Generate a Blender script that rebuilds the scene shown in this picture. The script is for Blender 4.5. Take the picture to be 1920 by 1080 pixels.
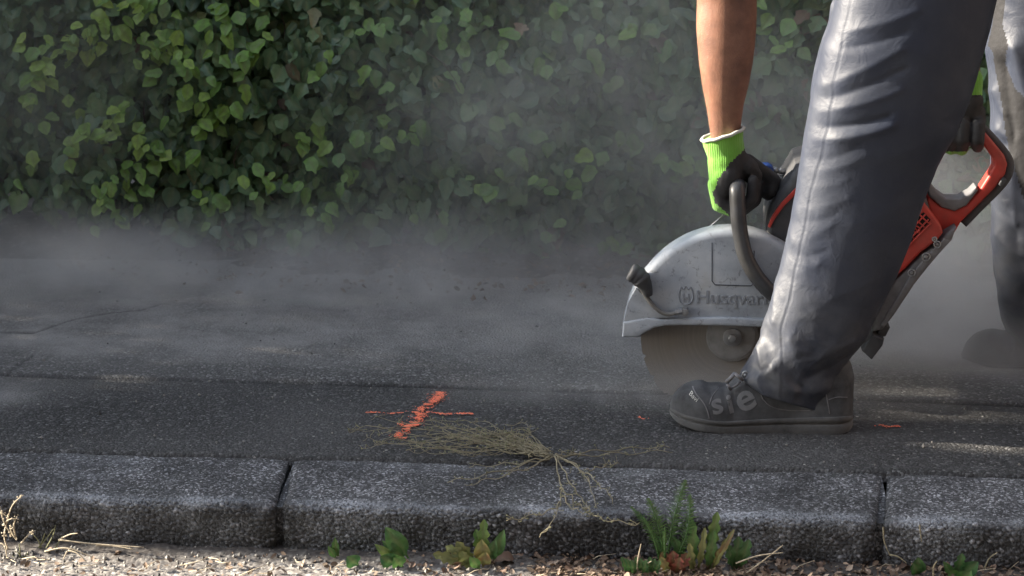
import bpy, math, random
import numpy as np
from mathutils import Vector, Matrix
from mathutils.bvhtree import BVHTree

for _o in list(bpy.data.objects):
    bpy.data.objects.remove(_o)
S = bpy.context.scene
COL = S.collection
R = math.radians
rng = np.random.default_rng(11)
random.seed(5)

# ------------------------------------------------------------------ camera
FPX, CAM_H, HOR = 4000.0, 1.236, -500.0
PITCH = math.atan((540 - HOR) / FPX)
YAW = R(4.4)
cam = bpy.data.cameras.new('camera')
cam.sensor_width = 36.0
cam.lens = 36.0 * FPX / 1920
cam.clip_end = 500
cam.clip_start = 0.05
cam.dof.use_dof = True
cam.dof.focus_distance = 3.85
cam.dof.aperture_fstop = 9
camo = bpy.data.objects.new('camera', cam)
COL.objects.link(camo)
camo.location = (0, 0, CAM_H)
camo.rotation_euler = (R(90) - PITCH, 0, YAW)
S.camera = camo
S.render.resolution_x, S.render.resolution_y = 1024, 576
CR = (Matrix.Rotation(YAW, 3, 'Z') @ Matrix.Rotation(R(90) - PITCH, 3, 'X'))
CRn = np.array(CR)

# ------------------------------------------------------------------ sky, sun, exposure
SUN_EL, SUN_AZ = R(23), R(3.0)          # from the left, a little from behind the hedge
w = bpy.data.worlds.new('World')
S.world = w
w.use_nodes = True
wt = w.node_tree
bg = wt.nodes['Background']
sky = wt.nodes.new('ShaderNodeTexSky')
sky.sky_type = 'NISHITA'
sky.sun_disc = False
sky.sun_elevation = SUN_EL
sky.sun_rotation = R(-90) + SUN_AZ
sky.air_density = 1.0
sky.dust_density = 1.0
sky.ozone_density = 1.0
hs = wt.nodes.new('ShaderNodeHueSaturation')          # hazy, whitish autumn sky
hs.inputs['Saturation'].default_value = 0.50
wt.links.new(sky.outputs[0], hs.inputs['Color'])
wt.links.new(hs.outputs[0], bg.inputs[0])
bg.inputs[1].default_value = 0.145
sl = bpy.data.lights.new('sun', 'SUN')
sl.energy = 5.0
sl.angle = R(1.0)
sl.color = (1.0, 0.89, 0.74)
sun = bpy.data.objects.new('sun', sl)
COL.objects.link(sun)
sd = Vector((math.cos(SUN_EL) * math.cos(SUN_AZ), -math.cos(SUN_EL) * math.sin(SUN_AZ), -math.sin(SUN_EL)))
sun.rotation_euler = sd.to_track_quat('-Z', 'Y').to_euler()
sun.location = (-5, 3, 4)
S.view_settings.view_transform = 'Standard'
S.view_settings.look = 'None'
S.view_settings.gamma = 1
S.view_settings.exposure = 2.12
S.render.engine = 'CYCLES'
cy = S.cycles
cy.use_denoising = True
cy.max_bounces = 6
cy.diffuse_bounces = 3
cy.glossy_bounces = 2
cy.transmission_bounces = 3
cy.transparent_max_bounces = 6
cy.volume_bounces = 3
cy.volume_step_rate = 1.0
cy.volume_max_steps = 96
cy.sample_clamp_indirect = 6

# ------------------------------------------------------------------ helpers
def raydir(px, py):
    return CRn @ np.array([(px - 960) / FPX, -(py - 540) / FPX, -1.0])

def G(px, py, z=0.0):                   # ray through a pixel meets a horizontal plane
    d = raydir(px, py)
    t = (z - CAM_H) / d[2]
    return np.array([d[0] * t, d[1] * t, z])

def V(px, py, Y):                       # ray meets the vertical plane y = Y
    d = raydir(px, py)
    t = Y / d[1]
    return np.array([d[0] * t, Y, CAM_H + d[2] * t])

def P2(pts):                            # world -> pixel
    q = (np.atleast_2d(pts) - np.array([0, 0, CAM_H])) @ CRn
    return np.stack([960 + FPX * q[:, 0] / -q[:, 2], 540 - FPX * q[:, 1] / -q[:, 2]], 1)

def _h(ix, iy, iz, s=0):
    n = (ix.astype(np.int64) * 374761393 + iy.astype(np.int64) * 668265263 + iz.astype(np.int64) * 2147483647 + s * 974634777) & 0xffffffff
    n = ((n ^ (n >> 13)) * 1274126177) & 0xffffffff
    n = n ^ (n >> 16)
    return (n & 0xffffff) / float(0xffffff)

def vnoise(x, y, z=None, s=0):
    x = np.asarray(x, float); y = np.asarray(y, float)
    z = np.zeros_like(x) if z is None else np.asarray(z, float)
    x, y, z = np.broadcast_arrays(x, y, z)
    ix, iy, iz = np.floor(x), np.floor(y), np.floor(z)
    f = [x - ix, y - iy, z - iz]
    f = [a * a * a * (a * (a * 6 - 15) + 10) for a in f]
    r = 0
    for a in (0, 1):
        for b in (0, 1):
            for c in (0, 1):
                wgt = (f[0] if a else 1 - f[0]) * (f[1] if b else 1 - f[1]) * (f[2] if c else 1 - f[2])
                r = r + wgt * _h(ix + a, iy + b, iz + c, s)
    return r * 2 - 1

def fbm(x, y, z=None, s=0, o=4):
    r, a = 0, 1.0
    for k in range(o):
        r = r + a * vnoise(np.asarray(x) * 2**k, np.asarray(y) * 2**k, None if z is None else np.asarray(z) * 2**k, s + k)
        a *= .5
    return r / 1.6

def voro(x, y, s=0):                    # F1, F2 and a random id of the nearest cell
    ix, iy = np.floor(x), np.floor(y)
    f1 = np.full(x.shape, 9.0); f2 = f1.copy(); cid = np.zeros(x.shape)
    for a in (-1, 0, 1):
        for b in (-1, 0, 1):
            jx, jy = ix + a, iy + b
            px_ = jx + _h(jx, jy, jx * 0, s + 1); py_ = jy + _h(jx, jy, jx * 0, s + 2)
            d = np.hypot(px_ - x, py_ - y)
            c = _h(jx, jy, jx * 0, s + 3)
            nearer = d < f1
            f2 = np.where(nearer, f1, np.minimum(f2, d))
            cid = np.where(nearer, c, cid)
            f1 = np.where(nearer, d, f1)
    return f1, f2, cid

def sstep(a, b, x):
    t = np.clip((np.asarray(x, float) - a) / (b - a), 0, 1)
    return t * t * (3 - 2 * t)

def link(name, me, mat=None, parent=None, smooth=True):
    if mat is not None:
        for m in (mat if isinstance(mat, (list, tuple)) else [mat]):
            me.materials.append(m)
    if smooth and len(me.polygons):
        me.polygons.foreach_set('use_smooth', np.ones(len(me.polygons), bool))
    o = bpy.data.objects.new(name, me)
    COL.objects.link(o)
    if parent is not None:
        o.parent = parent
    return o

def mesh_np(name, v, f):
    """v (n,3), f: list of faces or an (m,k) int array"""
    me = bpy.data.meshes.new(name)
    v = np.asarray(v, np.float32)
    if isinstance(f, np.ndarray):
        m, k = f.shape
        me.vertices.add(len(v)); me.vertices.foreach_set('co', v.ravel())
        me.loops.add(m * k); me.loops.foreach_set('vertex_index', f.astype(np.int32).ravel())
        me.polygons.add(m)
        me.polygons.foreach_set('loop_start', np.arange(0, m * k, k, dtype=np.int32))
        me.polygons.foreach_set('loop_total', np.full(m, k, np.int32))
        me.update(calc_edges=True)
        me.validate()
    else:
        me.from_pydata([tuple(map(float, p)) for p in v], [], [tuple(int(i) for i in q) for q in f])
        me.update()
    return me

def attr(me, name, vals):
    a = me.attributes.new(name, 'FLOAT', 'POINT')
    a.data.foreach_set('value', np.asarray(vals, np.float32))

def grid_faces(nu, nv, closed_u=False):
    i = np.arange(nv - 1)[:, None]; j = np.arange(nu if closed_u else nu - 1)[None, :]
    j2 = (j + 1) % nu
    a = i * nu + j; b = i * nu + j2; c = (i + 1) * nu + j2; d = (i + 1) * nu + j
    return np.stack([a, b, c, d], -1).reshape(-1, 4)

class MB:
    """collects pieces into ONE mesh"""
    def __init__(s): s.v = []; s.f = []; s.n = 0; s.m = []
    def add(s, v, f, m=0):
        v = np.asarray(v, float)
        s.v.append(v)
        s.f += [tuple(int(i) + s.n for i in q) for q in f]
        s.m += [m] * len(f)
        s.n += len(v); return s
    def tube(s, pts, rad, n=10, cap=True, m=0, flat=1.0):
        pts = [Vector(p) for p in pts]; k = len(pts)
        rad = [rad] * k if np.isscalar(rad) else list(rad)
        up = Vector((0, 0, 1)); v = []; prev = None
        for i, p in enumerate(pts):
            t = (pts[min(i + 1, k - 1)] - pts[max(i - 1, 0)]).normalized()
            if prev is None:
                a = t.cross(up)
                if a.length < 1e-3: a = t.cross(Vector((1, 0, 0)))
            else:
                a = prev - t * prev.dot(t)
            a.normalize(); prev = a; b = t.cross(a)
            for j in range(n):
                th = 2 * math.pi * j / n
                v.append(p + (a * math.cos(th) + b * math.sin(th) * flat) * rad[i])
        f = [tuple(q) for q in grid_faces(n, k, True)]
        if cap:
            f.append(tuple(range(n))[::-1]); f.append(tuple(range((k - 1) * n, k * n)))
        return s.add([tuple(q) for q in v], f, m)
    def prism(s, poly, y0, y1, bev=0.0, m=0, seg=3):
        """polygon of (x,z) extruded from y0 (near) to y1 with a rounded near edge"""
        poly = np.array(poly, float)
        ar = 0.5 * np.sum(poly[:, 0] * np.roll(poly[:, 1], -1) - np.roll(poly[:, 0], -1) * poly[:, 1])
        if ar < 0: poly = poly[::-1]
        n = len(poly); rings = []
        nrm = []
        for i in range(n):
            e1 = poly[i] - poly[i - 1]; e2 = poly[(i + 1) % n] - poly[i]
            n1 = np.array([e1[1], -e1[0]]) / (np.hypot(*e1) + 1e-9); n2 = np.array([e2[1], -e2[0]]) / (np.hypot(*e2) + 1e-9)
            q = n1 + n2; q /= (np.hypot(*q) + 1e-9); q /= max(.45, q @ n1)
            nrm.append(q)
        nrm = np.array(nrm)
        if bev > 0:
            for k in range(seg + 1):
                a = math.pi / 2 * k / seg
                rings.append((poly - nrm * bev * (1 - math.sin(a)), y0 + bev * (1 - math.cos(a))))
            for k in range(seg + 1):
                a = math.pi / 2 * (1 - k / seg)
                rings.append((poly - nrm * bev * (1 - math.sin(a)), y1 - bev * (1 - math.cos(a))))
        else:
            rings = [(poly, y0), (poly, y1)]
        v = []
        for pl, y in rings:
            v += [(a, y, b) for a, b in pl]
        f = [tuple(q) for q in grid_faces(n, len(rings), True)]
        f.append(tuple(range(n))[::-1]); f.append(tuple(range((len(rings) - 1) * n, len(rings) * n)))
        return s.add(v, f, m)
    def build(s, name, mat, parent=None, smooth=False, ang=None):
        me = mesh_np(name, np.concatenate(s.v), s.f)
        o = link(name, me, mat, parent, smooth)
        if len(me.materials) > 1:
            me.polygons.foreach_set('material_index', np.array(s.m, np.int32))
        if ang: auto_smooth(me, ang)
        return o

def auto_smooth(me, ang=40):
    me.polygons.foreach_set('use_smooth', np.ones(len(me.polygons), bool))
    try:
        me.set_sharp_from_angle(angle=R(ang))
    except Exception:
        pass

def empty(name, loc=(0, 0, 0)):
    o = bpy.data.objects.new(name, None); COL.objects.link(o)
    o.location = [float(a) for a in loc]; o.empty_display_size = .05
    return o

def tag(o, label=None, cat=None, group=None, kind=None):
    if label: o['label'] = label
    if cat: o['category'] = cat
    if group: o['group'] = group
    if kind: o['kind'] = kind
    return o

def reparent(root):
    """children meshes are built in world space: keep them there under a moved root"""
    for c in root.children:
        c.location = [a - b for a, b in zip(c.location, root.location)]

def px_poly(pts, Y):
    return [(V(a, b, Y)[0], V(a, b, Y)[2]) for a, b in pts]

def spline(pts, n, closed=False):
    """Catmull-Rom through pts"""
    pts = np.array(pts, float); k = len(pts); out = []
    segs = k if closed else k - 1
    for t in np.linspace(0, segs, n, endpoint=not closed):
        i = min(int(t), segs - 1); u = t - i
        if closed: p = [pts[(i + a) % k] for a in (-1, 0, 1, 2)]
        else: p = [pts[max(0, min(k - 1, i + a))] for a in (-1, 0, 1, 2)]
        out.append(.5 * ((2 * p[1]) + (-p[0] + p[2]) * u + (2 * p[0] - 5 * p[1] + 4 * p[2] - p[3]) * u * u + (-p[0] + 3 * p[1] - 3 * p[2] + p[3]) * u**3))
    return np.array(out)

def blob(pieces, voxel=.004, smooth=4, name='blob'):
    """union of closed pieces turned into one continuous surface"""
    mb = MB()
    for v, f in pieces: mb.add(v, f)
    me = mesh_np(name, np.concatenate(mb.v), mb.f)
    o = bpy.data.objects.new(name, me); COL.objects.link(o)
    m = o.modifiers.new('r', 'REMESH'); m.mode = 'VOXEL'; m.voxel_size = voxel
    m = o.modifiers.new('s', 'SMOOTH'); m.iterations = smooth; m.factor = .6
    dg = bpy.context.evaluated_depsgraph_get()
    me2 = bpy.data.meshes.new_from_object(o.evaluated_get(dg))
    bpy.data.objects.remove(o)
    return me2

def capsule(p1, r1, p2, r2, n=14, k=5):
    p1, p2 = Vector(p1), Vector(p2); ax = (p2 - p1)
    L = ax.length; ax = ax.normalized() if L > 1e-6 else Vector((0, 0, 1))
    a = ax.orthogonal().normalized(); b = ax.cross(a); v = []
    st = []
    for i in range(1, k + 1): th = math.pi / 2 * i / k; st.append((p1 - ax * r1 * math.cos(th), r1 * math.sin(th)))
    for i in range(0, k): th = math.pi / 2 * i / k; st.append((p2 + ax * r2 * math.sin(th), r2 * math.cos(th)))
    for c, r in st:
        for j in range(n):
            t = 2 * math.pi * j / n; v.append(c + (a * math.cos(t) + b * math.sin(t)) * r)
    f = [tuple(q) for q in grid_faces(n, len(st), True)]
    v.append(p1 - ax * r1); v.append(p2 + ax * r2); q = len(v)
    f += [(q - 2, (j + 1) % n, j) for j in range(n)]
    o = (len(st) - 1) * n
    f += [(q - 1, o + j, o + (j + 1) % n) for j in range(n)]
    return [tuple(x) for x in v], f

def ellipsoid(c, ax, rot=None, n=18, k=12):
    v = []; f = []
    rot = rot or Matrix.Identity(3)
    for i in range(1, k):
        th = math.pi * i / k
        for j in range(n):
            ph = 2 * math.pi * j / n
            v.append(Vector(c) + rot @ Vector((ax[0] * math.sin(th) * math.cos(ph), ax[1] * math.sin(th) * math.sin(ph), ax[2] * math.cos(th))))
    f = [tuple(q)[::-1] for q in grid_faces(n, k - 1, True)]
    v.append(Vector(c) + rot @ Vector((0, 0, ax[2]))); v.append(Vector(c) - rot @ Vector((0, 0, ax[2])))
    q = len(v); o = (k - 2) * n
    f += [(q - 2, j, (j + 1) % n) for j in range(n)]
    f += [(q - 1, o + (j + 1) % n, o + j) for j in range(n)]
    return [tuple(x) for x in v], f

def chain(pts, rad):
    return [capsule(pts[i], rad[i], pts[i + 1], rad[i + 1]) for i in range(len(pts) - 1)]

def text_mesh(s, bold=0.0, shear=0.0, spacing=1.0):
    cu = bpy.data.curves.new('lettering', 'FONT'); cu.body = s; cu.offset = bold; cu.shear = shear
    cu.space_character = spacing; cu.resolution_u = 4
    o = bpy.data.objects.new('lettering', cu); COL.objects.link(o)
    dg = bpy.context.evaluated_depsgraph_get()
    me = bpy.data.meshes.new_from_object(o.evaluated_get(dg))
    v = np.array([tuple(a.co)[:2] for a in me.vertices]); f = [tuple(p.vertices) for p in me.polygons]
    bpy.data.objects.remove(o)
    return v, f

# ------------------------------------------------------------------ materials
class NT:
    def __init__(s, name):
        s.m = bpy.data.materials.new(name); s.m.use_nodes = True
        s.t = s.m.node_tree; s.t.nodes.clear()
        s.out = s.t.nodes.new('ShaderNodeOutputMaterial')
    def n(s, typ, ins=None, **kw):
        nd = s.t.nodes.new('ShaderNode' + typ)
        for k, v in kw.items(): setattr(nd, k, v)
        for k, v in (ins or {}).items():
            if isinstance(v, bpy.types.NodeSocket): s.t.links.new(v, nd.inputs[k])
            else: nd.inputs[k].default_value = v
        return nd
    def L(s, a, b): s.t.links.new(a, b)
    def pos(s, scale=1.0, obj=True):
        tc = s.n('TexCoord')
        return tc.outputs['Object']
    def noise(s, vec, scale, detail=4, rough=.55, dist=0, out='Fac'):
        return s.n('TexNoise', {'Vector': vec, 'Scale': scale, 'Detail': detail, 'Roughness': rough, 'Distortion': dist}).outputs[out]
    def voro(s, vec, scale, feature='F1', out='Distance', rand=1.0):
        return s.n('TexVoronoi', {'Vector': vec, 'Scale': scale, 'Randomness': rand}, feature=feature).outputs[out]
    def ramp(s, fac, stops, interp='LINEAR'):
        nd = s.n('ValToRGB', {'Fac': fac}); cr = nd.color_ramp; cr.interpolation = interp
        while len(cr.elements) < len(stops): cr.elements.new(.5)
        for e, (p, c) in zip(cr.elements, stops):
            e.position = p; e.color = (c, c, c, 1) if np.isscalar(c) else (*c, 1)
        return nd.outputs[0]
    def math(s, op, a, b=0.0, c=None, clamp=False):
        ins = {0: a, 1: b}
        if c is not None: ins[2] = c
        return s.n('Math', ins, operation=op, use_clamp=clamp).outputs[0]
    def mix(s, fac, a, b, mode='MIX'):
        nd = s.n('Mix', {0: fac}, data_type='RGBA', blend_type=mode)
        for i, v in ((6, a), (7, b)):
            if isinstance(v, bpy.types.NodeSocket): s.L(v, nd.inputs[i])
            else: nd.inputs[i].default_value = (v, v, v, 1) if np.isscalar(v) else (*v, 1)
        return nd.outputs[2]
    def bump(s, h, strength=.5, dist=.002, nrm=None):
        ins = {'Height': h, 'Strength': strength, 'Distance': dist}
        if nrm is not None: ins['Normal'] = nrm
        return s.n('Bump', ins).outputs[0]
    def bsdf(s, color, rough=.8, nrm=None, **kw):
        b = s.n('BsdfPrincipled')
        def put(k, v):
            if isinstance(v, bpy.types.NodeSocket): s.L(v, b.inputs[k])
            elif k == 'Base Color': b.inputs[k].default_value = (v, v, v, 1) if np.isscalar(v) else (*v, 1)
            else: b.inputs[k].default_value = v
        put('Base Color', color); put('Roughness', rough)
        if nrm is not None: put('Normal', nrm)
        for k, v in kw.items(): put(k.replace('_', ' '), v)
        return b.outputs[0]
    def done(s, surf): s.L(surf, s.out.inputs[0]); return s.m
    def attr(s, name): return s.n('Attribute', attribute_name=name).outputs['Fac']

def simple(name, col, rough=.7, noise_scale=60, var=.25, bump=.15, bd=.001, dust=0.0, metallic=0.0, dustcol=(.32, .31, .29), dscale=14, **kw):
    t = NT(name); p = t.pos()
    n = t.noise(p, noise_scale, 5)
    c = t.mix(t.ramp(n, [(.3, 0), (.7, 1)]), tuple(a * (1 - var) for a in col), tuple(min(1, a * (1 + var)) for a in col))
    r = rough
    if dust > 0:
        d = t.math('MULTIPLY', t.ramp(t.noise(p, dscale, 6, .65), [(.35, 0), (.75, 1)]), dust)
        c = t.mix(d, c, dustcol)
    return t.done(t.bsdf(c, r, t.bump(n, bump, bd), Metallic=metallic, **kw))

def m_asphalt():
    t = NT('asphalt'); p = t.pos()
    seam = t.attr('far')                # 1 beyond the seam: the older, greyer surface
    v1 = t.voro(p, 215, out='Color'); d1 = t.voro(p, 215)
    sep = t.n('SeparateColor', {0: v1}).outputs[0]
    base = t.mix(seam, (.040, .040, .040), (.078, .078, .077))
    st = t.ramp(sep, [(0, .35), (.5, .7), (.78, 1.35), (.92, 2.4), (1, 4.2)])
    c = t.mix(1.0, base, st, 'MULTIPLY')
    big = t.noise(p, 2.2, 5, .6)
    c = t.mix(t.ramp(big, [(.35, 0), (.7, .55)]), c, (.085, .084, .082))
    # pale rock flour lying on the surface
    dust = t.math('MULTIPLY', t.attr('dust'), t.ramp(t.noise(p, 7, 6, .65), [(.3, .25), (.65, 1)]), clamp=True)
    c = t.mix(dust, c, (.27, .265, .255))
    v2 = t.voro(p, 90, out='Color'); s2 = t.n('SeparateColor', {0: v2}).outputs[1]
    d2 = t.voro(p, 90)
    spot = t.math('MULTIPLY', t.math('GREATER_THAN', s2, .975), t.math('LESS_THAN', d2, .26))
    c = t.mix(spot, c, (.30, .29, .27))
    c = t.mix(t.attr('crack'), c, (.012, .012, .013))
    f = t.noise(p, 160, 4, .6)
    h = t.math('ADD', t.math('MULTIPLY', d1, -.7), t.math('MULTIPLY', f, 1.1))
    return t.done(t.bsdf(c, .78, t.bump(h, 1.0, .0045)))

def m_kerb():
    t = NT('kerb_concrete'); p = t.pos()
    cid = t.attr('cell'); face = t.attr('face'); edge = t.attr('edge'); gap = t.attr('gap')
    v1 = t.voro(p, 300, out='Color'); sp = t.n('SeparateColor', {0: v1}).outputs[0]
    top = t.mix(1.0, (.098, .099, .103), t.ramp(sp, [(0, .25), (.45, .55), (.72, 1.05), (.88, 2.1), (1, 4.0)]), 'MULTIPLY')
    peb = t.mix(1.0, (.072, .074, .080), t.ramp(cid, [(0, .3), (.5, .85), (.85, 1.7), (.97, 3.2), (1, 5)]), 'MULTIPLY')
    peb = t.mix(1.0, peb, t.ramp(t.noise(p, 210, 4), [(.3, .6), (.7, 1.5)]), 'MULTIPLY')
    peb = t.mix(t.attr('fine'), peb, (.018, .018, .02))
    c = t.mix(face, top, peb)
    br = t.math('MULTIPLY', edge, t.ramp(t.noise(p, 240, 3, .7), [(.38, 0), (.62, 1)]), clamp=True)
    c = t.mix(br, c, (.30, .32, .345))
    st = t.ramp(t.noise(p, 6, 5, .6), [(.35, .42), (.7, 1.35)])
    c = t.mix(1.0, c, st, 'MULTIPLY')
    ms = t.ramp(t.noise(p, 9, 4), [(.5, 0), (.8, .35)])
    c = t.mix(ms, c, (.035, .038, .028))
    c = t.mix(gap, c, (.012, .012, .012))
    h = t.math('ADD', t.voro(p, 380), t.noise(p, 120, 4, .6))
    return t.done(t.bsdf(c, .8, t.bump(h, .7, .0022)))

def m_road():
    t = NT('road_chippings'); p = t.pos()
    cid = t.attr('cell')
    c = t.ramp(cid, [(0, (.11, .10, .095)), (.5, (.20, .185, .17)), (.85, (.32, .30, .27)), (1, (.5, .48, .44))])
    c = t.mix(t.attr('tar'), c, (.035, .035, .037))
    c = t.mix(t.attr('fine'), c, (.045, .04, .036))
    c = t.mix(t.math('MULTIPLY', t.attr('soil'), .9), c, (.030, .024, .020))
    return t.done(t.bsdf(c, .85, t.bump(t.noise(p, 300, 4), .6, .0015)))

def m_soil():
    t = NT('soil'); p = t.pos()
    n = t.noise(p, 26, 7, .68)
    c = t.ramp(n, [(.3, (.022, .018, .016)), (.55, (.055, .046, .042)), (.75, (.11, .095, .088))])
    v = t.voro(p, 120, out='Color'); sp = t.n('SeparateColor', {0: v}).outputs[0]
    c = t.mix(t.math('GREATER_THAN', sp, .93), c, (.17, .16, .15))
    return t.done(t.bsdf(c, .95, t.bump(n, 1.0, .01)))

def m_leaf(name, stops, trans=.25, rough=.45, veins=1.0):
    t = NT(name)
    tint = t.attr('tint'); mid = t.attr('vein')
    c = t.ramp(tint, stops)
    p = t.pos()
    c = t.mix(1.0, c, t.ramp(t.noise(p, 70, 4, .6), [(.3, .72), (.7, 1.22)]), 'MULTIPLY')
    hole = t.ramp(t.noise(p, 130, 3, .6), [(.68, 0), (.74, .7)])
    c = t.mix(hole, c, (.10, .075, .04))
    c = t.mix(t.math('MULTIPLY', mid, .45 * veins), c, (.17, .20, .09))
    nr = t.bump(t.math('ADD', t.noise(p, 180, 3), t.math('MULTIPLY', mid, -.7)), .35, .0015)
    b = t.bsdf(c, rough, nr)
    tr = t.n('BsdfTranslucent', {'Color': c}).outputs[0]
    return t.done(t.n('MixShader', {0: trans, 1: b, 2: tr}).outputs[0])

def m_trouser():
    t = NT('work_trouser_fabric'); p = t.pos()
    wv = t.noise(p, 900, 2)
    st = t.noise(p, 9, 6, .62)
    c = t.mix(t.ramp(st, [(.35, 0), (.7, 1)]), (.022, .029, .050), (.041, .048, .066))
    # pale dust rubbed into the lower leg and the shin
    d = t.math('MULTIPLY', t.attr('dust'), t.ramp(t.noise(p, 17, 7, .7), [(.38, .1), (.72, 1)]), clamp=True)
    c = t.mix(d, c, (.17, .168, .16))
    wr = t.noise(p, 34, 5, .6, .6)
    h = t.math('ADD', t.math('MULTIPLY', wv, .10), wr)
    return t.done(t.bsdf(c, .52, t.bump(h, .34, .004), Specular_IOR_Level=.46))

def m_skin():
    t = NT('tanned_skin'); p = t.pos()
    n = t.noise(p, 22, 5, .6)
    c = t.ramp(n, [(.3, (.15, .068, .044)), (.5, (.23, .108, .068)), (.75, (.33, .165, .105))])
    sp = t.noise(p, 260, 3)
    c = t.mix(t.ramp(sp, [(.6, 0), (.75, .3)]), c, (.30, .13, .08))
    return t.done(t.bsdf(c, .48, t.bump(t.math('ADD', t.noise(p, 420, 3), t.math('MULTIPLY', n, 2.0)), .5, .002), Subsurface_Weight=.12, Subsurface_Scale=.01, Subsurface_Radius=(1, .35, .2)))

def m_knit():
    t = NT('lime_knit'); p = t.pos()
    wv = t.n('TexWave', {'Vector': p, 'Scale': 95, 'Distortion': 1.2, 'Detail': 1}, wave_type='BANDS', bands_direction='X').outputs['Fac']
    n = t.noise(p, 320, 3)
    c = t.mix(t.ramp(t.noise(p, 25, 5), [(.35, 0), (.7, 1)]), (.13, .36, .030), (.20, .47, .06))
    return t.done(t.bsdf(c, .85, t.bump(t.math('ADD', wv, n), .5, .0016), Sheen_Weight=.3))

def m_guard():
    t = NT('dusty_painted_magnesium'); p = t.pos()
    n = t.noise(p, 11, 7, .62)
    c = t.ramp(n, [(.26, (.24, .265, .30)), (.46, (.36, .395, .44)), (.62, (.46, .49, .52)), (.80, (.42, .41, .385))])
    sc = t.ramp(t.noise(p, 55, 6, .7, 1.2), [(.58, 0), (.66, 1)])
    c = t.mix(t.math('MULTIPLY', sc, .6), c, (.13, .13, .135))
    lt = t.ramp(t.noise(p, 38, 6, .7), [(.60, 0), (.72, .6)])
    c = t.mix(lt, c, (.60, .62, .63))
    return t.done(t.bsdf(c, .55, t.bump(t.noise(p, 140, 5, .6), .25, .0012)))

def m_blade():
    t = NT('dusty_steel_blade'); p = t.pos()
    L = t.n('VectorMath', {0: p}, operation='LENGTH').outputs['Value']
    rings = t.n('TexNoise', {'W': t.math('MULTIPLY', L, 38), 'Detail': 5, 'Roughness': .7}, noise_dimensions='1D').outputs['Fac']
    c = t.ramp(rings, [(.2, (.22, .20, .18)), (.5, (.26, .24, .21)), (.8, (.30, .275, .24))])
    c = t.mix(t.ramp(t.noise(p, 7, 5), [(.4, 0), (.7, .5)]), c, (.22, .22, .23))
    return t.done(t.bsdf(c, .6, t.bump(rings, .25, .0006)))

def m_paint():
    t = NT('orange_marking_paint'); p = t.pos()
    n = t.noise(p, 90, 4)
    c = t.mix(t.ramp(n, [(.3, 0), (.7, 1)]), (.82, .15, .075), (.95, .27, .14))
    return t.done(t.bsdf(c, .7, t.bump(n, .5, .002)))

M = {}
M['asphalt'] = m_asphalt(); M['kerb'] = m_kerb(); M['road'] = m_road(); M['soil'] = m_soil()
M['trouser'] = m_trouser(); M['skin'] = m_skin(); M['knit'] = m_knit(); M['guard'] = m_guard(); M['blade'] = m_blade(); M['paint'] = m_paint()
M['wall'] = simple('shade_wall_render', (.42, .40, .36), .9, 30, .12, .3, .004)
M['black_area'] = simple('black_area_fabric', (.010, .010, .012), .8, 60, .3, .5, .004)
M['leaf'] = m_leaf('hedge_leaf', [(0, (.042, .088, .050)), (.35, (.074, .150, .068)), (.7, (.110, .20, .078)), (.9, (.150, .25, .085)), (1, (.18, .13, .08))], .16)
M['young'] = m_leaf('young_leaf', [(0, (.105, .22, .060)), (.5, (.18, .34, .065)), (1, (.33, .48, .09))], .30)
M['brownleaf'] = m_leaf('dead_hedge_leaf', [(0, (.06, .04, .028)), (.6, (.14, .09, .06)), (1, (.26, .19, .13))], .1, .8, .4)
M['shadeleaf'] = m_leaf('shaded_inner_leaf', [(0, (.024, .038, .025)), (1, (.046, .070, .040))], .05, .7)  # dark leaf tone stands in for shade deep in the hedge
M['twig'] = simple('twig_bark', (.075, .055, .042), .85, 90, .4)
M['drystem'] = simple('dry_stem', (.23, .205, .135), .8, 120, .35)
M['palestem'] = simple('pale_straw', (.42, .36, .26), .8, 120, .3)
M['seed'] = simple('seed_bud', (.18, .185, .10), .8, 120, .35)
M['weed'] = m_leaf('weed_leaf', [(0, (.035, .10, .035)), (.5, (.07, .16, .04)), (1, (.16, .22, .06))], .25)
M['yellowweed'] = m_leaf('fading_weed_leaf', [(0, (.10, .13, .05)), (.5, (.20, .20, .07)), (.8, (.20, .085, .045)), (1, (.16, .04, .03))], .2)
M['litter'] = m_leaf('dead_leaf', [(0, (.06, .038, .028)), (.4, (.13, .08, .055)), (.75, (.24, .165, .12)), (1, (.40, .31, .24))], .08, .75, .3)
M['black_rubber'] = simple('coated_glove', (.022, .022, .024), .75, 90, .3, .35, .002, dust=.22, dustcol=(.11, .105, .10))
M['shoe'] = simple('dusty_black_shoe', (.026, .027, .030), .8, 120, .25, .25, .001, dust=.9, dustcol=(.125, .13, .135))
M['sole'] = simple('dusty_rubber_sole', (.06, .062, .065), .85, 60, .25, .2, .001, dust=.75, dustcol=(.20, .20, .20))
M['letter'] = simple('grey_print', (.13, .135, .142), .8, 90, .15, .1, .001, dust=.3)
M['white_trim'] = simple('white_hem', (.55, .55, .50), .85, 150, .1)
M['dark_plastic'] = simple('dusty_dark_plastic', (.040, .043, .050), .6, 70, .25, .2, .001, dust=.45, dustcol=(.16, .155, .15))
M['tube'] = simple('rubber_coated_tube', (.035, .038, .045), .38, 50, .25, .12, .001, dust=.40, dustcol=(.15, .14, .12))
M['red'] = simple('worn_red_plastic', (.50, .032, .020), .5, 60, .18, .2, .001, dust=.45, dustcol=(.30, .12, .10))
M['grey_plastic'] = simple('grey_plastic', (.13, .13, .14), .6, 60, .3, .3, .001, dust=.6, dustcol=(.24, .235, .23))
M['steel'] = simple('dusty_steel', (.32, .33, .34), .42, 60, .2, .2, .001, metallic=.6, dust=.4)
M['blue'] = simple('blue_plastic', (.02, .06, .24), .45, 60, .2)
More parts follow.
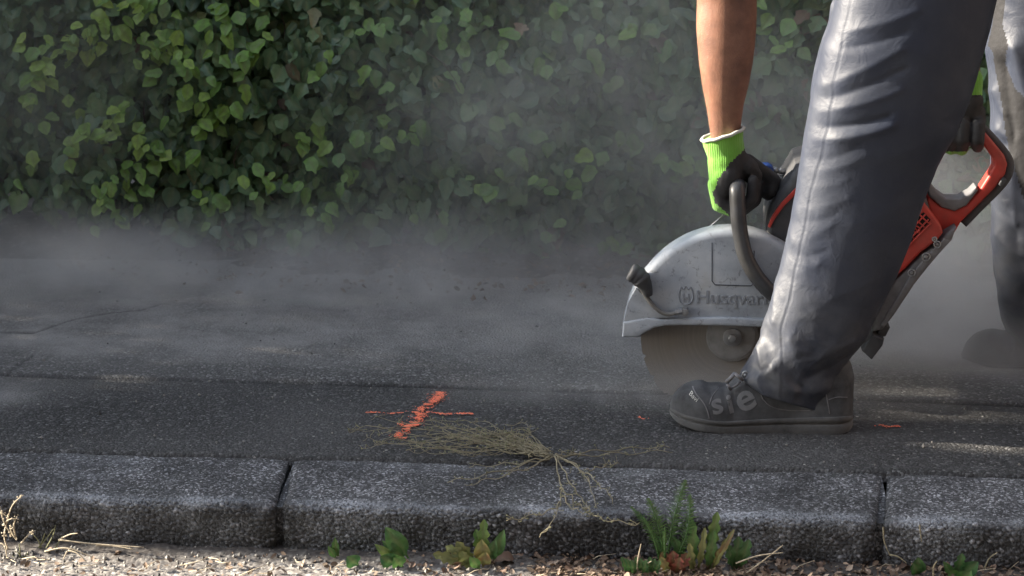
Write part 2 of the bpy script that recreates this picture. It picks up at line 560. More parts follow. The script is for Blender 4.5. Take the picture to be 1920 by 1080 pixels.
M['hub'] = simple('dusty_hub', (.21, .21, .21), .7, 60, .2, .2, .001, dust=.4, dustcol=(.32, .30, .27))
M['hose'] = simple('grey_hose', (.15, .145, .135), .6, 60, .2, .2, .001, dust=.5)
M['shirt'] = simple('dark_shirt', (.05, .055, .06), .9, 60, .2)
M['hair'] = simple('brown_hair', (.05, .035, .025), .7, 200, .3)

# ------------------------------------------------------------------ key depths
KB = G(960, 869)[1]                      # back of kerb
SEAM = G(1240, 738)[1]                   # cut line = blade plane
HEDGE = G(960, 488)[1]                   # front of hedge foliage near the ground
EDGE = G(960, 536)[1]                    # far edge of asphalt
KW, KH = .20, .10
LEG = G(1450, 815)[1] + .048
FAR = G(1860, 692)[1] + .05
print('KEY', KB, SEAM, HEDGE, EDGE, LEG, FAR)

# ------------------------------------------------------------------ pavement
def axis(dense0, dense1, step, lo, hi, coarse=.12):
    a = list(np.arange(dense0, dense1, step))
    l = list(np.arange(lo, dense0, coarse)); r = list(np.arange(dense1, hi + coarse, coarse))
    return np.array(l + a + r)

seam_px = [(-300, 700), (0, 703), (60, 706), (280, 712), (480, 716), (700, 722), (1000, 731), (1240, 738), (1500, 746), (1700, 752), (1920, 760), (2300, 772)]
seam_g = np.array([G(a, b)[:2] for a, b in seam_px])
edge_px = [(-300, 462), (0, 474), (200, 490), (420, 512), (560, 528), (760, 530), (960, 536), (1150, 540), (1500, 552), (2300, 575)]
edge_g = np.array([G(a, b)[:2] for a, b in edge_px])
cracks = [np.array([G(a, b)[:2] for a, b in q]) for q in
          ([(14, 704), (30, 690), (62, 668)], [(55, 628), (90, 616), (130, 602), (200, 588), (262, 583), (300, 572)])]

def dist_poly(x, y, poly):
    d = np.full(x.shape, 9.0)
    for a, b in zip(poly[:-1], poly[1:]):
        e = b - a; t = np.clip(((x - a[0]) * e[0] + (y - a[1]) * e[1]) / (e @ e), 0, 1)
        d = np.minimum(d, np.hypot(x - a[0] - t * e[0], y - a[1] - t * e[1]))
    return d

xs = axis(-1.35, 1.35, .006, -30, 30, .5)
ys = np.concatenate([np.arange(KB - .001, EDGE + .16, .005), ])
X, Y = np.meshgrid(xs, ys)
wob = .004 * fbm(X * 14, Y * 14, s=3) + .002 * fbm(X * 70, Y * 70, s=4)
seamY = np.interp(X, seam_g[:, 0], seam_g[:, 1]) + wob
edgeY = np.interp(X, edge_g[:, 0], edge_g[:, 1]) + .03 * fbm(X * 6, Y * 6, s=8)
dS = np.abs(Y - seamY)
far = (Y > seamY).astype(float)
act = 1 - .55 * sstep(.15, .5, vnoise(X * 2.3 + 4, Y * 0, s=6))
Z = .0022 * far - .0080 * np.exp(-(dS / .0065)**2) * act
dC = np.minimum(dist_poly(X, Y, cracks[0]), dist_poly(X, Y, cracks[1])) + .002 * np.abs(vnoise(X * 90, Y * 90, s=5))
Z -= .0035 * np.exp(-(dC / .004)**2)
Z += .0016 * fbm(X * 5, Y * 5, s=1) + .0007 * fbm(X * 60, Y * 60, s=2)
dB = Y - KB
Z -= .016 * np.exp(-((dB + .003 * vnoise(X * 60, Y * 0, s=7) - .001) / .0085)**2)
Z += .012 * sstep(-.02, .10, Y - edgeY) * (.6 + .4 * fbm(X * 18, Y * 18, s=9))
crack = np.clip(1.0 * np.exp(-(dS / .0075)**2) * (act + .1) + .75 * np.exp(-(dC / .004)**2) + .95 * np.exp(-((dB + .002 * vnoise(X * 50, Y * 0, s=17)) / .0085)**2), 0, 1)
lx, ly = G(150, 640)[:2]; l2 = G(0, 735)[:2]; l3 = G(700, 600)[:2]
dust = .55 * np.exp(-(((X - lx) / .62)**2 + ((Y - ly) / .22)**2)) + .9 * np.exp(-(((X - l2[0]) / .10)**2 + ((Y - l2[1]) / .09)**2)) + .80 * sstep(.02, .34, Y - seamY)
dust *= np.where(Y < seamY, .35 + .65 * (X < -.95), 1.0)
bx, by = G(1240, 735)[:2]
dust += .30 * np.exp(-(((X - bx) / .25)**2 + ((Y - by) / .05)**2))
me = mesh_np('pavement', np.stack([X.ravel(), Y.ravel(), Z.ravel()], 1), grid_faces(len(xs), len(ys)))
attr(me, 'far', far.ravel()); attr(me, 'dust', np.clip(dust, 0, 1).ravel()); attr(me, 'crack', crack.ravel())
tag(link('pavement', me, M['asphalt']), kind='structure')

# ground sheet and soil verge behind the pavement
me = mesh_np('ground', [(-60, -40, -.16), (60, -40, -.16), (60, 60, -.16), (-60, 60, -.16)], [(0, 1, 2, 3)])
tag(link('ground', me, M['soil']), kind='structure')
xs2 = axis(-1.6, 1.6, .012, -30, 30, .5); ys2 = np.concatenate([np.arange(EDGE - .14, EDGE + 1.0, .012), np.arange(EDGE + 1.0, 12, .3)])
X, Y = np.meshgrid(xs2, ys2)
edgeY = np.interp(X, edge_g[:, 0], edge_g[:, 1])
Z = -.028 + .040 * sstep(-.05, .10, Y - edgeY) + .035 * sstep(.05, .5, Y - edgeY) + .010 * fbm(X * 12, Y * 12, s=21) + .004 * fbm(X * 50, Y * 50, s=22)
me = mesh_np('soil_verge', np.stack([X.ravel(), Y.ravel(), Z.ravel()], 1), grid_faces(len(xs2), len(ys2)))
tag(link('soil_verge', me, M['soil']), kind='structure')
def soil_z(x, y):
    e = np.interp(x, edge_g[:, 0], edge_g[:, 1])
    return -.028 + .040 * sstep(-.05, .10, y - e) + .035 * sstep(.05, .5, y - e)

# road in front of the kerb
KF = KB - KW
xs3 = axis(-1.25, 1.25, .0028, -30, 30, .5); ys3 = np.concatenate([np.arange(-20, KF - .42, .4), np.arange(KF - .42, KF + .03, .0028)])
X, Y = np.meshgrid(xs3, ys3)
f1, f2, cid = voro(X / .0075, Y / .0075, 5)
f1b, f2b, cidb = voro(X / .0045, Y / .0045, 9)
dk = KF - Y
soil = np.clip(sstep(.075, .02, dk + .03 * fbm(X * 9, Y * 9, s=31)) * .9 + sstep(.0, .5, X) * sstep(.16, .05, dk + .04 * fbm(X * 9, Y * 9, s=33)), 0, 1)
Z = -KH + .003 * np.sqrt(np.clip(f2 - f1, 0, 1)) * (1 - .6 * soil) + .0012 * np.sqrt(np.clip(f2b - f1b, 0, 1)) + .004 * fbm(X * 8, Y * 8, s=30) + .012 * soil + .003 * soil * fbm(X * 60, Y * 60, s=35)
me = mesh_np('road', np.stack([X.ravel(), Y.ravel(), Z.ravel()], 1), grid_faces(len(xs3), len(ys3)))
attr(me, 'cell', (cid * sstep(.75, .35, dk)).ravel()); attr(me, 'tar', sstep(.30, .60, dk).ravel()); attr(me, 'fine', np.clip(1 - (f2 - f1) * 6, 0, 1).ravel() * .8); attr(me, 'soil', soil.ravel())
tag(link('road', me, M['road']), kind='structure')
def road_z(): return -KH + .004

# ------------------------------------------------------------------ kerb stones
j1 = np.array([G(548, 858)[0], G(1660, 893)[0]])
joint_x = [j1[0] - 2.0, j1[0] - 1.0, j1[0], j1[1], j1[1] + 1.0]
front_x = [joint_x[0], joint_x[1], V(523, 935, KF)[0], V(1650, 985, KF)[0], joint_x[4]]
kl = ['dark concrete kerb stone left out of frame', 'dark concrete kerb stone at the left with a pale worn edge',
      'middle concrete kerb stone carrying the pulled dry weed', 'concrete kerb stone at the right edge with a bright worn edge']
for k in range(1, 4):
    a, b = joint_x[k] + .0022, joint_x[k + 1] - .0022
    fa, fb = front_x[k] + .0022, front_x[k + 1] - .0022
    nu = int((b - a) / .0026)
    # profile: back edge, flat top, rounded worn nose, battered face
    prof = []
    for t in np.linspace(0, KW - .024, 66): prof.append((t, 0.0 - .012 * t / KW))
    for th in np.linspace(0, math.pi / 2 * .93, 24)[1:]: prof.append((KW - .024 + .020 * math.sin(th), -.012 - .020 * (1 - math.cos(th))))
    p0 = prof[-1]
    for t in np.linspace(0, 1, 42)[1:]: prof.append((p0[0] + .006 * t, p0[1] - (KH + .02 + p0[1]) * t))
    prof = np.array(prof)
    seg = np.hypot(*np.diff(prof, axis=0).T); arc = np.concatenate([[0], np.cumsum(seg)])
    u = np.linspace(0, 1, nu)
    U, A = np.meshgrid(u, arc)
    D = np.repeat(prof[:, 0:1], nu, 1); Zp = np.repeat(prof[:, 1:2], nu, 1)
    fr = np.clip(D / KW, 0, 1)
    X = (a + (b - a) * U) * (1 - fr) + (fa + (fb - fa) * U) * fr
    Yp = KB - .004 - D
    # chipped rounded ends
    L = b - a; e = np.minimum(U, 1 - U) * L
    chip = .006 * np.exp(-(e / .010)**2) * (1 + .6 * vnoise(A * 60, X * 0 + k, s=40))
    gx = np.gradient(prof[:, 0]); gz = np.gradient(prof[:, 1]); nl = np.hypot(gx, gz)
    nY = (gz / nl)[:, None]; nZ = (gx / nl)[:, None]        # outward normal (y, z)
    face = sstep(KW - .022, KW - .004, D + .008 * fbm(X * 25, A * 25, s=50))
    f1, f2, cid = voro(X / .0085, A / .0075, 60 + k)
    g1, g2, cid2 = voro(X / .0042, A / .0042, 70 + k)
    disp = face * .0055 * np.sqrt(np.clip(f2 - f1, 0, .8)) + (1 - face) * .0010 * np.sqrt(np.clip(g2 - g1, 0, 1))
    disp += .0028 * fbm(X * 9, A * 9, s=80 + k) + .0012 * fbm(X * 45, A * 45, s=81 + k) - chip
    disp += -.003 * np.exp(-(A / .004)**2)
    Yp = Yp + nY * disp * 1.0; Zp = Zp + nZ * disp
    X = X - .0 + np.where(U > .5, -1, 1) * .003 * np.exp(-(e / .004)**2)
    me = mesh_np('kerb_stone', np.stack([X.ravel(), Yp.ravel(), Zp.ravel()], 1), grid_faces(nu, len(prof)))
    nz = fbm(X * 7, A * 12, s=90 + k)
    edge = 1.25 * np.exp(-((D - (KW - .014)) / .012)**2) * sstep(-.30, .30, nz + (.25 if k == 3 else 0)) + .28 * sstep(.0, .5, fbm(X * 4, A * 10, s=95)) * (1 - face)
    edge *= sstep(0, .05, e)
    attr(me, 'cell', np.where(face > .5, cid, cid2).ravel())
    attr(me, 'fine', (np.clip(1.15 - (f2 - f1) * 3.2, 0, 1) * face).ravel())
    attr(me, 'face', face.ravel()); attr(me, 'edge', np.clip(edge, 0, 1).ravel())
    attr(me, 'gap', np.clip(np.exp(-(e / .004)**2) * .9 + .8 * np.exp(-(A / .005)**2), 0, 1).ravel())
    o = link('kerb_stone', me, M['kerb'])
    # end walls
    mb = MB(); mb.prism([(x_, z_) for x_, z_ in ((KB - .006, -.004), (KF + .012, -.022), (KF + .008, -KH - .01), (KB - .006, -KH - .01))], a + .003, b - .003)
    vv = mb.v[0].copy(); vv = np.stack([vv[:, 1], vv[:, 0], vv[:, 2]], 1); mb.v[0] = vv
    mb.build('kerb_core', M['kerb'], o)
    tag(o, kl[k], 'kerb stone', 'kerb stones in a row along the gutter')

# ------------------------------------------------------------------ leaves
def leaf_template(kind=0, nt=7, na=5):
    """unit leaf along +Y (tip), lying in XY, normal +Z; returns v, faces, vein attribute"""
    t = np.linspace(0, 1, nt)
    if kind == 0:   w_ = .40 * np.sin(math.pi * np.clip(t, 0, 1) ** .80) ** .72 * (1 - .15 * t)
    elif kind == 1: w_ = np.interp(t, [0, .12, .3, .42, .6, .8, 1], [.12, .42, .52, .36, .34, .2, .0])   # ivy like
    else:           w_ = np.interp(t, [0, .2, .5, .8, 1], [.05, .24, .32, .2, 0])
    w_[-1] = .004; w_[0] = max(w_[0], .02)
    a = np.linspace(-1, 1, na); v = []; ve = []
    for i in range(nt):
        for j in range(na):
            x = a[j] * w_[i]; y = t[i]
            if kind == 0 and i == 0: y -= .10 * abs(a[j]) * 0 + .0
            y2 = y - ((.06 if kind == 0 else .16) * (1 - t[i]) ** 2 * abs(a[j]) if kind != 2 else 0)
            z = .16 * abs(x) - .22 * (t[i] ** 2) * .6 + .018 * math.sin(i * 2.6 + 1) * abs(a[j])
            v.append((x, y2, z)); ve.append(max(0, 1 - abs(a[j]) * 2.0) )
    return np.array(v), grid_faces(na, nt), np.array(ve)

def scatter_leaves(name, pos, nrm, tipd, size, tint, mat, parent, kind=0, curl=None, nt=7, na=5, warp=.25):
    tv, tf, ve = leaf_template(kind, nt, na)
    n = len(pos)
    N = nrm / np.linalg.norm(nrm, axis=1, keepdims=True)
    T = tipd - N * np.sum(tipd * N, 1, keepdims=True); T /= np.linalg.norm(T, axis=1, keepdims=True) + 1e-9
    B = np.cross(T, N)
    k = len(tv)
    v = np.repeat(tv[None], n, 0).copy()
    c = (rng.uniform(-1, 1.6, n) if curl is None else curl)[:, None]
    v[:, :, 2] = v[:, :, 2] * (1 + c * .8) - c * .18 * v[:, :, 1] ** 2
    v[:, :, 0] *= rng.uniform(.82, 1.18, n)[:, None]
    v[:, :, 0] += rng.uniform(-.14, .14, n)[:, None] * v[:, :, 1] ** 2
    v[:, :, 0] *= 1 + .16 * rng.normal(size=(n, k // na))[:, :, None].repeat(na, 2).reshape(n, k)
    v[:, :, 2] += warp * .22 * rng.normal(size=(n, k))* (np.abs(tv[None, :, 0]) + .1)
    v *= size[:, None, None]
    W = v[:, :, 0:1] * B[:, None] + v[:, :, 1:2] * T[:, None] + v[:, :, 2:3] * N[:, None] + pos[:, None]
    F = (tf[None] + (np.arange(n) * k)[:, None, None]).reshape(-1, 4)
    me = mesh_np(name, W.reshape(-1, 3), F)
    attr(me, 'tint', np.repeat(tint, k)); attr(me, 'vein', np.tile(ve, n))
    return link(name, me, mat, parent)

hedge = empty('hedge', (0, HEDGE + .3, 0))
tag(hedge, 'dense leafy green hedge along the back of the pavement', 'hedge')
bot_px = [(-600, 395), (0, 398), (150, 412), (240, 408), (330, 432), (430, 470), (520, 492), (620, 478), (680, 452), (760, 440), (850, 462), (930, 492), (1050, 502), (1180, 500), (1300, 470), (1420, 455), (1700, 470), (2600, 480)]
bot = np.array([V(a, b, HEDGE)[[0, 2]] for a, b in bot_px])

def hedge_front(x, z):
    return HEDGE + .05 * fbm(x * 2.2, z * 2.2, s=101, o=3) + .05 * fbm(x * 7, z * 7, s=102, o=2) + .10 * sstep(.25, .0, z) * 0 + .05 * np.clip(z, 0, 2)

def hedge_pts(n, x0, x1, z0, z1, d0, d1, slack=.0):
    x = rng.uniform(x0, x1, n); z = rng.uniform(z0, z1, n)
    zb = np.interp(x, bot[:, 0], bot[:, 1]) + slack
    k = z > zb + .018 * rng.normal(size=n)
    x, z = x[k], z[k]
    d = rng.uniform(0, 1, len(x)) ** 1.3 * (d1 - d0) + d0
    return np.stack([x, hedge_front(x, z) + d, z], 1)

def orient(n, up=.45, spread=.45, tipspread=.75):
    N = np.stack([rng.normal(0, spread, n), -np.ones(n), up + rng.normal(0, spread, n)], 1)
    T = np.stack([rng.normal(0, tipspread, n), -.25 + rng.normal(0, .3, n), -np.ones(n) + rng.normal(0, .35, n)], 1)
    return N, T

def put_leaves(name, pts, mat, smin, smax, kind, tint=None, **kw):
    n = len(pts); N, T = orient(n, **kw)
    sz = rng.uniform(smin, smax, n)
    tn = rng.beta(1.6, 2.2, n) if tint is None else tint
    T0 = T / np.linalg.norm(T, axis=1, keepdims=True)
    return scatter_leaves(name, pts - T0 * sz[:, None] * .5, N, T, sz, tn, mat, hedge, kind)

pf = hedge_pts(20500, -1.8, 1.8, 0.0, .95, -.02, .14)
h = rng.uniform(size=len(pf)) < .9
put_leaves('foliage', pf[h], M['leaf'], .024, .056, 0)
put_leaves('foliage', pf[~h], M['leaf'], .026, .055, 1)
po = np.concatenate([hedge_pts(2600, -5, -1.8, .05, 2.1, 0, .15), hedge_pts(2600, 1.8, 5, .05, 2.1, 0, .15), hedge_pts(2600, -1.5, 1.5, .95, 2.1, 0, .15)])
put_leaves('foliage', po, M['leaf'], .08, .13, 0)
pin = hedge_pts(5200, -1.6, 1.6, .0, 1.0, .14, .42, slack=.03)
put_leaves('inner_foliage', pin, M['shadeleaf'], .06, .11, 0)
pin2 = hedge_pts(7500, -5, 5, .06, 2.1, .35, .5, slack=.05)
put_leaves('inner_foliage', pin2, M['shadeleaf'], .14, .22, 0)
pb = hedge_pts(330, -1.4, 1.4, 0.0, .9, -.02, .05)
pb = pb[rng.uniform(size=len(pb)) < (.25 + .75 * sstep(-.4, .6, pb[:, 0]))]
put_leaves('withered_leaves', pb, M['brownleaf'], .025, .05, 1, tint=rng.uniform(0, 1, len(pb)), spread=.9)

# young pale leaves in clusters where shoots reach out of the hedge
yc = [(25, 95, 2), (62, 112, 4), (120, 92, 5), (150, 88, 4), (85, 122, 3), (72, 165, 4), (48, 190, 2), (188, 12, 4), (180, 60, 4), (205, 75, 3), (245, 35, 3), (280, 78, 5), (296, 70, 3), (330, 50, 2), (310, 10, 5),
      (270, 135, 4), (330, 95, 2), (345, 110, 4), (350, 165, 3), (372, 160, 3), (338, 125, 2), (430, 40, 4), (420, 68, 2), (440, 102, 3), (460, 103, 3), (438, 148, 2), (383, 62, 2), (395, 235, 4), (370, 240, 3), (400, 228, 2), (425, 205, 2),
      (92, 225, 2), (150, 238, 3), (170, 255, 3), (225, 230, 4), (212, 255, 2), (272, 255, 3), (130, 285, 3), (60, 320, 2), (190, 352, 3), (225, 365, 3), (240, 350, 3), (290, 310, 4), (300, 308, 3), (250, 330, 3), (360, 270, 2),
      (535, 350, 3), (552, 350, 2), (372, 380, 4), (392, 385, 2), (480, 340, 2), (510, 55, 2), (590, 270, 2), (610, 275, 2), (690, 55, 3), (718, 122, 2), (812, 28, 2), (862, 65, 2), (935, 75, 2), (930, 115, 2), (860, 115, 3), (872, 130, 2),
      (900, 40, 3), (700, 255, 4), (740, 240, 3), (780, 255, 2), (610, 120, 2), (610, 300, 2), (640, 340, 2), (650, 325, 2), (1270, 320, 4), (1285, 325, 3), (1175, 265, 3), (1110, 275, 2), (1130, 330, 2), (975, 300, 2), (915, 350, 2), (930, 340, 2),
      (1060, 350, 2), (1010, 240, 1), (960, 220, 2), (1000, 130, 2), (1150, 160, 2), (1040, 40, 2), (1090, 90, 2), (1175, 60, 1), (1450, 90, 3), (1445, 40, 2), (820, 420, 2), (660, 400, 2), (600, 415, 2), (215, 395, 3), (230, 405, 2), (1140, 445, 2), (1065, 430, 2)]
yp, yt, ys_, yN, yT = [], [], [], [], []
for cx_, cy_, k in yc:
    left = max(0, 1 - cx_ / 700)
    b0 = V(cx_, cy_, HEDGE - .03)
    shoot = rng.normal(0, .5)
    for q in range(k + 1):
        off = rng.normal(0, .024, 3) * [1.1, .5, 1.0]
        p = b0 + off
        p[1] = float(hedge_front(p[0], p[2])) - .045 + rng.uniform(-.02, .015)
        yp.append(p); ys_.append(rng.uniform(.026, .047)); yt.append(np.clip(rng.normal(.30 + .45 * left, .16), 0, 1))
        yN.append((rng.normal(0, .35), -1, .9 + rng.normal(0, .35))); yT.append((shoot + rng.normal(0, .8), -.4, -1 + rng.normal(0, .5)))
yp, yN, yT, ys_ = map(np.array, (yp, yN, yT, ys_))
T0 = yT / np.linalg.norm(yT, axis=1, keepdims=True)
scatter_leaves('young_leaves', yp - T0 * ys_[:, None] * .5, yN, yT, ys_, np.array(yt), M['young'], hedge, 0)
# twigs
mb = MB()
for k in range(420):
    x = rng.uniform(-1.5, 1.5); z = rng.uniform(.0, .9)
    p = np.array([x, float(hedge_front(x, z)) + rng.uniform(.0, .22), z + .02]); pts = [p]
    d = np.array([rng.normal(0, 1), rng.normal(0, .25), rng.normal(.3, .8)]); d /= np.linalg.norm(d)
    L = rng.uniform(.05, .22)
    for q in range(4):
        d = d + rng.normal(0, .25, 3); d /= np.linalg.norm(d); p = p + d * L / 4; pts.append(p)
    mb.tube(pts, np.linspace(.0022, .0008, 5), 5)
for k in range(34):                      # stems rising from the soil
    x = -2.4 + k * .145 + rng.normal(0, .03); y = HEDGE + .26 + rng.normal(0, .08); pts = []
    for q in range(7): pts.append((x + .03 * math.sin(q * 1.3 + k), y + .02 * math.cos(q * 1.7 + k), -.03 + q * .30))
    mb.tube(pts, np.linspace(.014, .004, 7), 7)
mb.build('branches', M['twig'], hedge, True)
reparent(hedge)

# fallen bits under the hedge: nobody could count them
n = 1500
x = rng.uniform(-1.5, 1.5, n); e = np.interp(x, edge_g[:, 0], edge_g[:, 1])
y = e + rng.normal(.07, .10, n) ; z = np.where(y > e - .01, soil_z(x, y) + .008, .004) + rng.uniform(0, .012, n)
z = np.maximum(z, .003)
N = np.stack([rng.normal(0, .6, n), rng.normal(-.2, .6, n), np.ones(n)], 1); T = np.stack([rng.normal(0, 1, n), rng.normal(0, 1, n), rng.normal(0, .2, n)], 1)
o = scatter_leaves('leaf_litter', np.stack([x, y, z], 1), N, T, rng.uniform(.005, .022, n) , rng.beta(1.2, 2.8, n), M['litter'], None, 2, nt=4, na=3)
tag(o, 'brown crumbs of dead leaf scattered on the soil under the hedge', 'leaf litter', kind='stuff')

# loose grit on the asphalt
mb = MB()
def grit(mb, c, r, m=0):
    v = []
    for s_ in ((1, 0, 0), (-1, 0, 0), (0, 1, 0), (0, -1, 0), (0, 0, 1), (0, 0, -1)):
        v.append(np.array(c) + np.array(s_) * r * rng.uniform(.6, 1.2, 3))
    mb.add(v, [(0, 2, 4), (2, 1, 4), (1, 3, 4), (3, 0, 4), (2, 0, 5), (1, 2, 5), (3, 1, 5), (0, 3, 5)], m)
for k in range(620):
    x = rng.uniform(-1.3, 1.3); y = KB + (EDGE - KB) * rng.uniform(0.01, 1)
    grit(mb, (x, y, .003), rng.uniform(.0010, .0028) * (2 if rng.uniform() < .04 else 1), int(rng.uniform() < .3))
for k in range(900):
    x = rng.uniform(-1.3, 1.3); y = KF - abs(rng.normal(0, .07)) - .004
    grit(mb, (x, y, -KH + .009), rng.uniform(.0018, .0050), int(rng.uniform() < .4))
M['grit'] = simple('pale_grit', (.22, .21, .19), .9, 200, .4); M['darkgrit'] = simple('dark_grit', (.05, .05, .05), .9, 200, .4)
tag(mb.build('gravel', [M['grit'], M['darkgrit']]), 'loose grit scattered over the asphalt and the gutter', 'grit', kind='stuff')

# ------------------------------------------------------------------ spray paint marks (patchy paint film lying on the asphalt)
def spray(name, strokes, label, dens=1.0, cat='paint mark'):
    mb = MB()
    pts = []
    for (a, b, w0, w1, k) in strokes:
        A_, B_ = G(*a), G(*b); L = np.linalg.norm(B_ - A_); d = (B_ - A_) / L; nn = np.array([-d[1], d[0], 0])
        for _ in range(int(k * dens)):
            t = rng.uniform(0, 1); wd = w0 + (w1 - w0) * t
            q = A_ + d * L * t + nn * rng.normal(0, .40 + .3 * (rng.uniform() < .2)) * wd + nn * .004 * math.sin(t * 9)
            if vnoise(q[0] * 120, q[1] * 120, s=77) > (-.25 if w0 > .006 else -.05) or rng.uniform() < .12: pts.append(q)
    for q in pts:
        r = rng.uniform(.0006, .0015); m = 6; ph = rng.uniform(0, 6)
        z0 = .0028 + rng.uniform(0, .0004)
        v = [(q[0] + r * rng.uniform(.7, 1.3) * math.cos(ph + i * math.tau / m), q[1] + r * 1.2 * rng.uniform(.7, 1.3) * math.sin(ph + i * math.tau / m), z0) for i in range(m)]
        v.append((q[0], q[1], z0 + .0002))
        mb.add(v, [(i, (i + 1) % m, m) for i in range(m)])
    return tag(mb.build(name, M['paint']), label, cat)
spray('paint_mark', [((680, 777), (780, 776), .004, .006, 360), ((780, 776), (888, 779), .006, .005, 380),
                     ((826, 737), (770, 800), .012, .013, 2100), ((745, 797), (785, 800), .009, .008, 420), ((745, 822), (770, 800), .009, .011, 700), ((742, 823), (765, 824), .006, .007, 200)],
      'orange sprayed cross on the asphalt left of the saw')
spray('paint_mark', [((1194, 786), (1216, 787), .005, .004, 60)], 'tiny orange paint dash between the cross and the shoe', cat='paint mark')
spray('paint_mark', [((1640, 800), (1688, 803), .006, .005, 150)], 'faint orange paint dash behind the heel of the shoe', cat='paint mark')

# ------------------------------------------------------------------ added unseen wall and low panel on the left, shaped to shade the pavement
WX = -2.7
SCREEN_A, SCREEN_B = 5.2, 6.0
def sun_back(x, y): return y + (x - WX) * math.tan(SUN_AZ)
y_end = sun_back(*G(0, 1012, -KH)[:2]) - .03
y_n0 = sun_back(.75, KB + .13)
y_n1 = sun_back(.95, FAR + .22)
tn = math.tan(SUN_EL) / math.cos(SUN_AZ)
y_m = sun_back(.47, LEG + .02)
low = .045 + (.47 - WX) * tn
mb = MB()
def box(mb, x0, x1, y0, y1, z0, z1):
    v = [(a, b, c) for c in (z0, z1) for a, b in ((x0, y0), (x1, y0), (x1, y1), (x0, y1))]
    mb.add(v, [(0, 3, 2, 1), (4, 5, 6, 7), (0, 1, 5, 4), (1, 2, 6, 5), (2, 3, 7, 6), (3, 0, 4, 7)])
box(mb, WX - .25, WX, y_end, y_n0, -.1, 2.6)
gw = empty('shade_wall', (WX, y_end, 0)); tag(gw, 'added shade wall, unseen beyond the left edge of the frame', 'wall')
mb.build('shade_panel', M['wall'], gw)
mb = MB(); box(mb, WX - .15, WX - .08, y_n0, y_m, -.1, low); mb.build('low_shade_panel', M['twig'], gw)  # low unseen panel, lets sun reach the leg but not the ground
# added unseen leaf screen that filters sunlight into the dust
def screen_pts(y0, y1, z1, lam, size):
    n = int(lam * (y1 - y0) * (z1 + .05) / (.42 * size * size)); return np.stack([WX - rng.uniform(.0, 1.6, n), rng.uniform(y0, y1, n), rng.uniform(-.05, z1, n)], 1)
shr = empty('sun_screen', (WX - .2, y_n1, -.05)); tag(shr, 'added leafy sun screen, unseen beyond the left edge of the frame', 'shrub')
z_m = .38 + (.36 - WX) * tn
y_a = sun_back(.36, SEAM + .10)
pts_ = np.concatenate([screen_pts(y_m, y_a, z_m, SCREEN_A, .048), screen_pts(y_a, y_n1, z_m + .20, SCREEN_B, .048), screen_pts(y_n1, HEDGE + .9, 2.7, SCREEN_B, .048)])
n = len(pts_)
screen_job = (pts_, np.stack([-np.ones(n), rng.normal(0, .35, n), .45 + rng.normal(0, .35, n)], 1), np.stack([rng.normal(0, .4, n), rng.normal(0, .8, n), -np.ones(n)], 1))
o_ = scatter_leaves('foliage', screen_job[0], screen_job[1], screen_job[2], np.full(n, .048) * rng.uniform(.8, 1.2, n), rng.uniform(0, 1, n), M['leaf'], shr, 2, nt=4, na=3)
mb = MB()
for k in range(14): mb.tube([(WX - .25 + .1 * math.sin(k * 2 + q), y_m + .05 + k * .13 + .05 * math.cos(k + q), -.1 + q * .42) for q in range(6)], np.linspace(.014, .004, 6), 6)
mb.build('stems', M['twig'], shr, True)
reparent(shr)
reparent(gw)
def blocker_house(loc, sx, sy, h, label):  # added unseen buildings that block sky fill on the worker
    r = empty('blocker_house', loc); tag(r, label, 'blocker_house'); x, y = loc[0], loc[1]
    m1 = MB(); box(m1, x - sx / 2, x + sx / 2, y - sy / 2, y + sy / 2, -.15, h); wl = m1.build('wall', M['brick'], r)
    m1 = MB(); v = [(x - sx / 2 - .4, y - sy / 2 - .4, h), (x + sx / 2 + .4, y - sy / 2 - .4, h), (x + sx / 2 + .4, y + sy / 2 + .4, h), (x - sx / 2 - .4, y + sy / 2 + .4, h), (x - sx / 2, y, h + 2.4), (x + sx / 2, y, h + 2.4)]
    m1.add(v, [(0, 1, 5, 4), (2, 3, 4, 5), (1, 2, 5), (3, 0, 4), (3, 2, 1, 0)]); m1.build('roof', M['twig'], r); reparent(r)
M['brick'] = simple('dark_brick', (.10, .075, .06), .9, 30, .3)
blocker_house((1, -6.6, 0), 26, 6, 10.0, 'added dark brick block behind the camera that cuts sky fill')
blocker_house((12, 3, 0), 6, 12, 7.5, 'added dark brick block beyond the right edge that cuts sky fill')


# ------------------------------------------------------------------ worker
person = empty('person', (V(1500, 790, LEG)[0], LEG, 0))
tag(person, 'worker in grey work trousers and lime gloves bending over the power cutter', 'person')
YS = SEAM

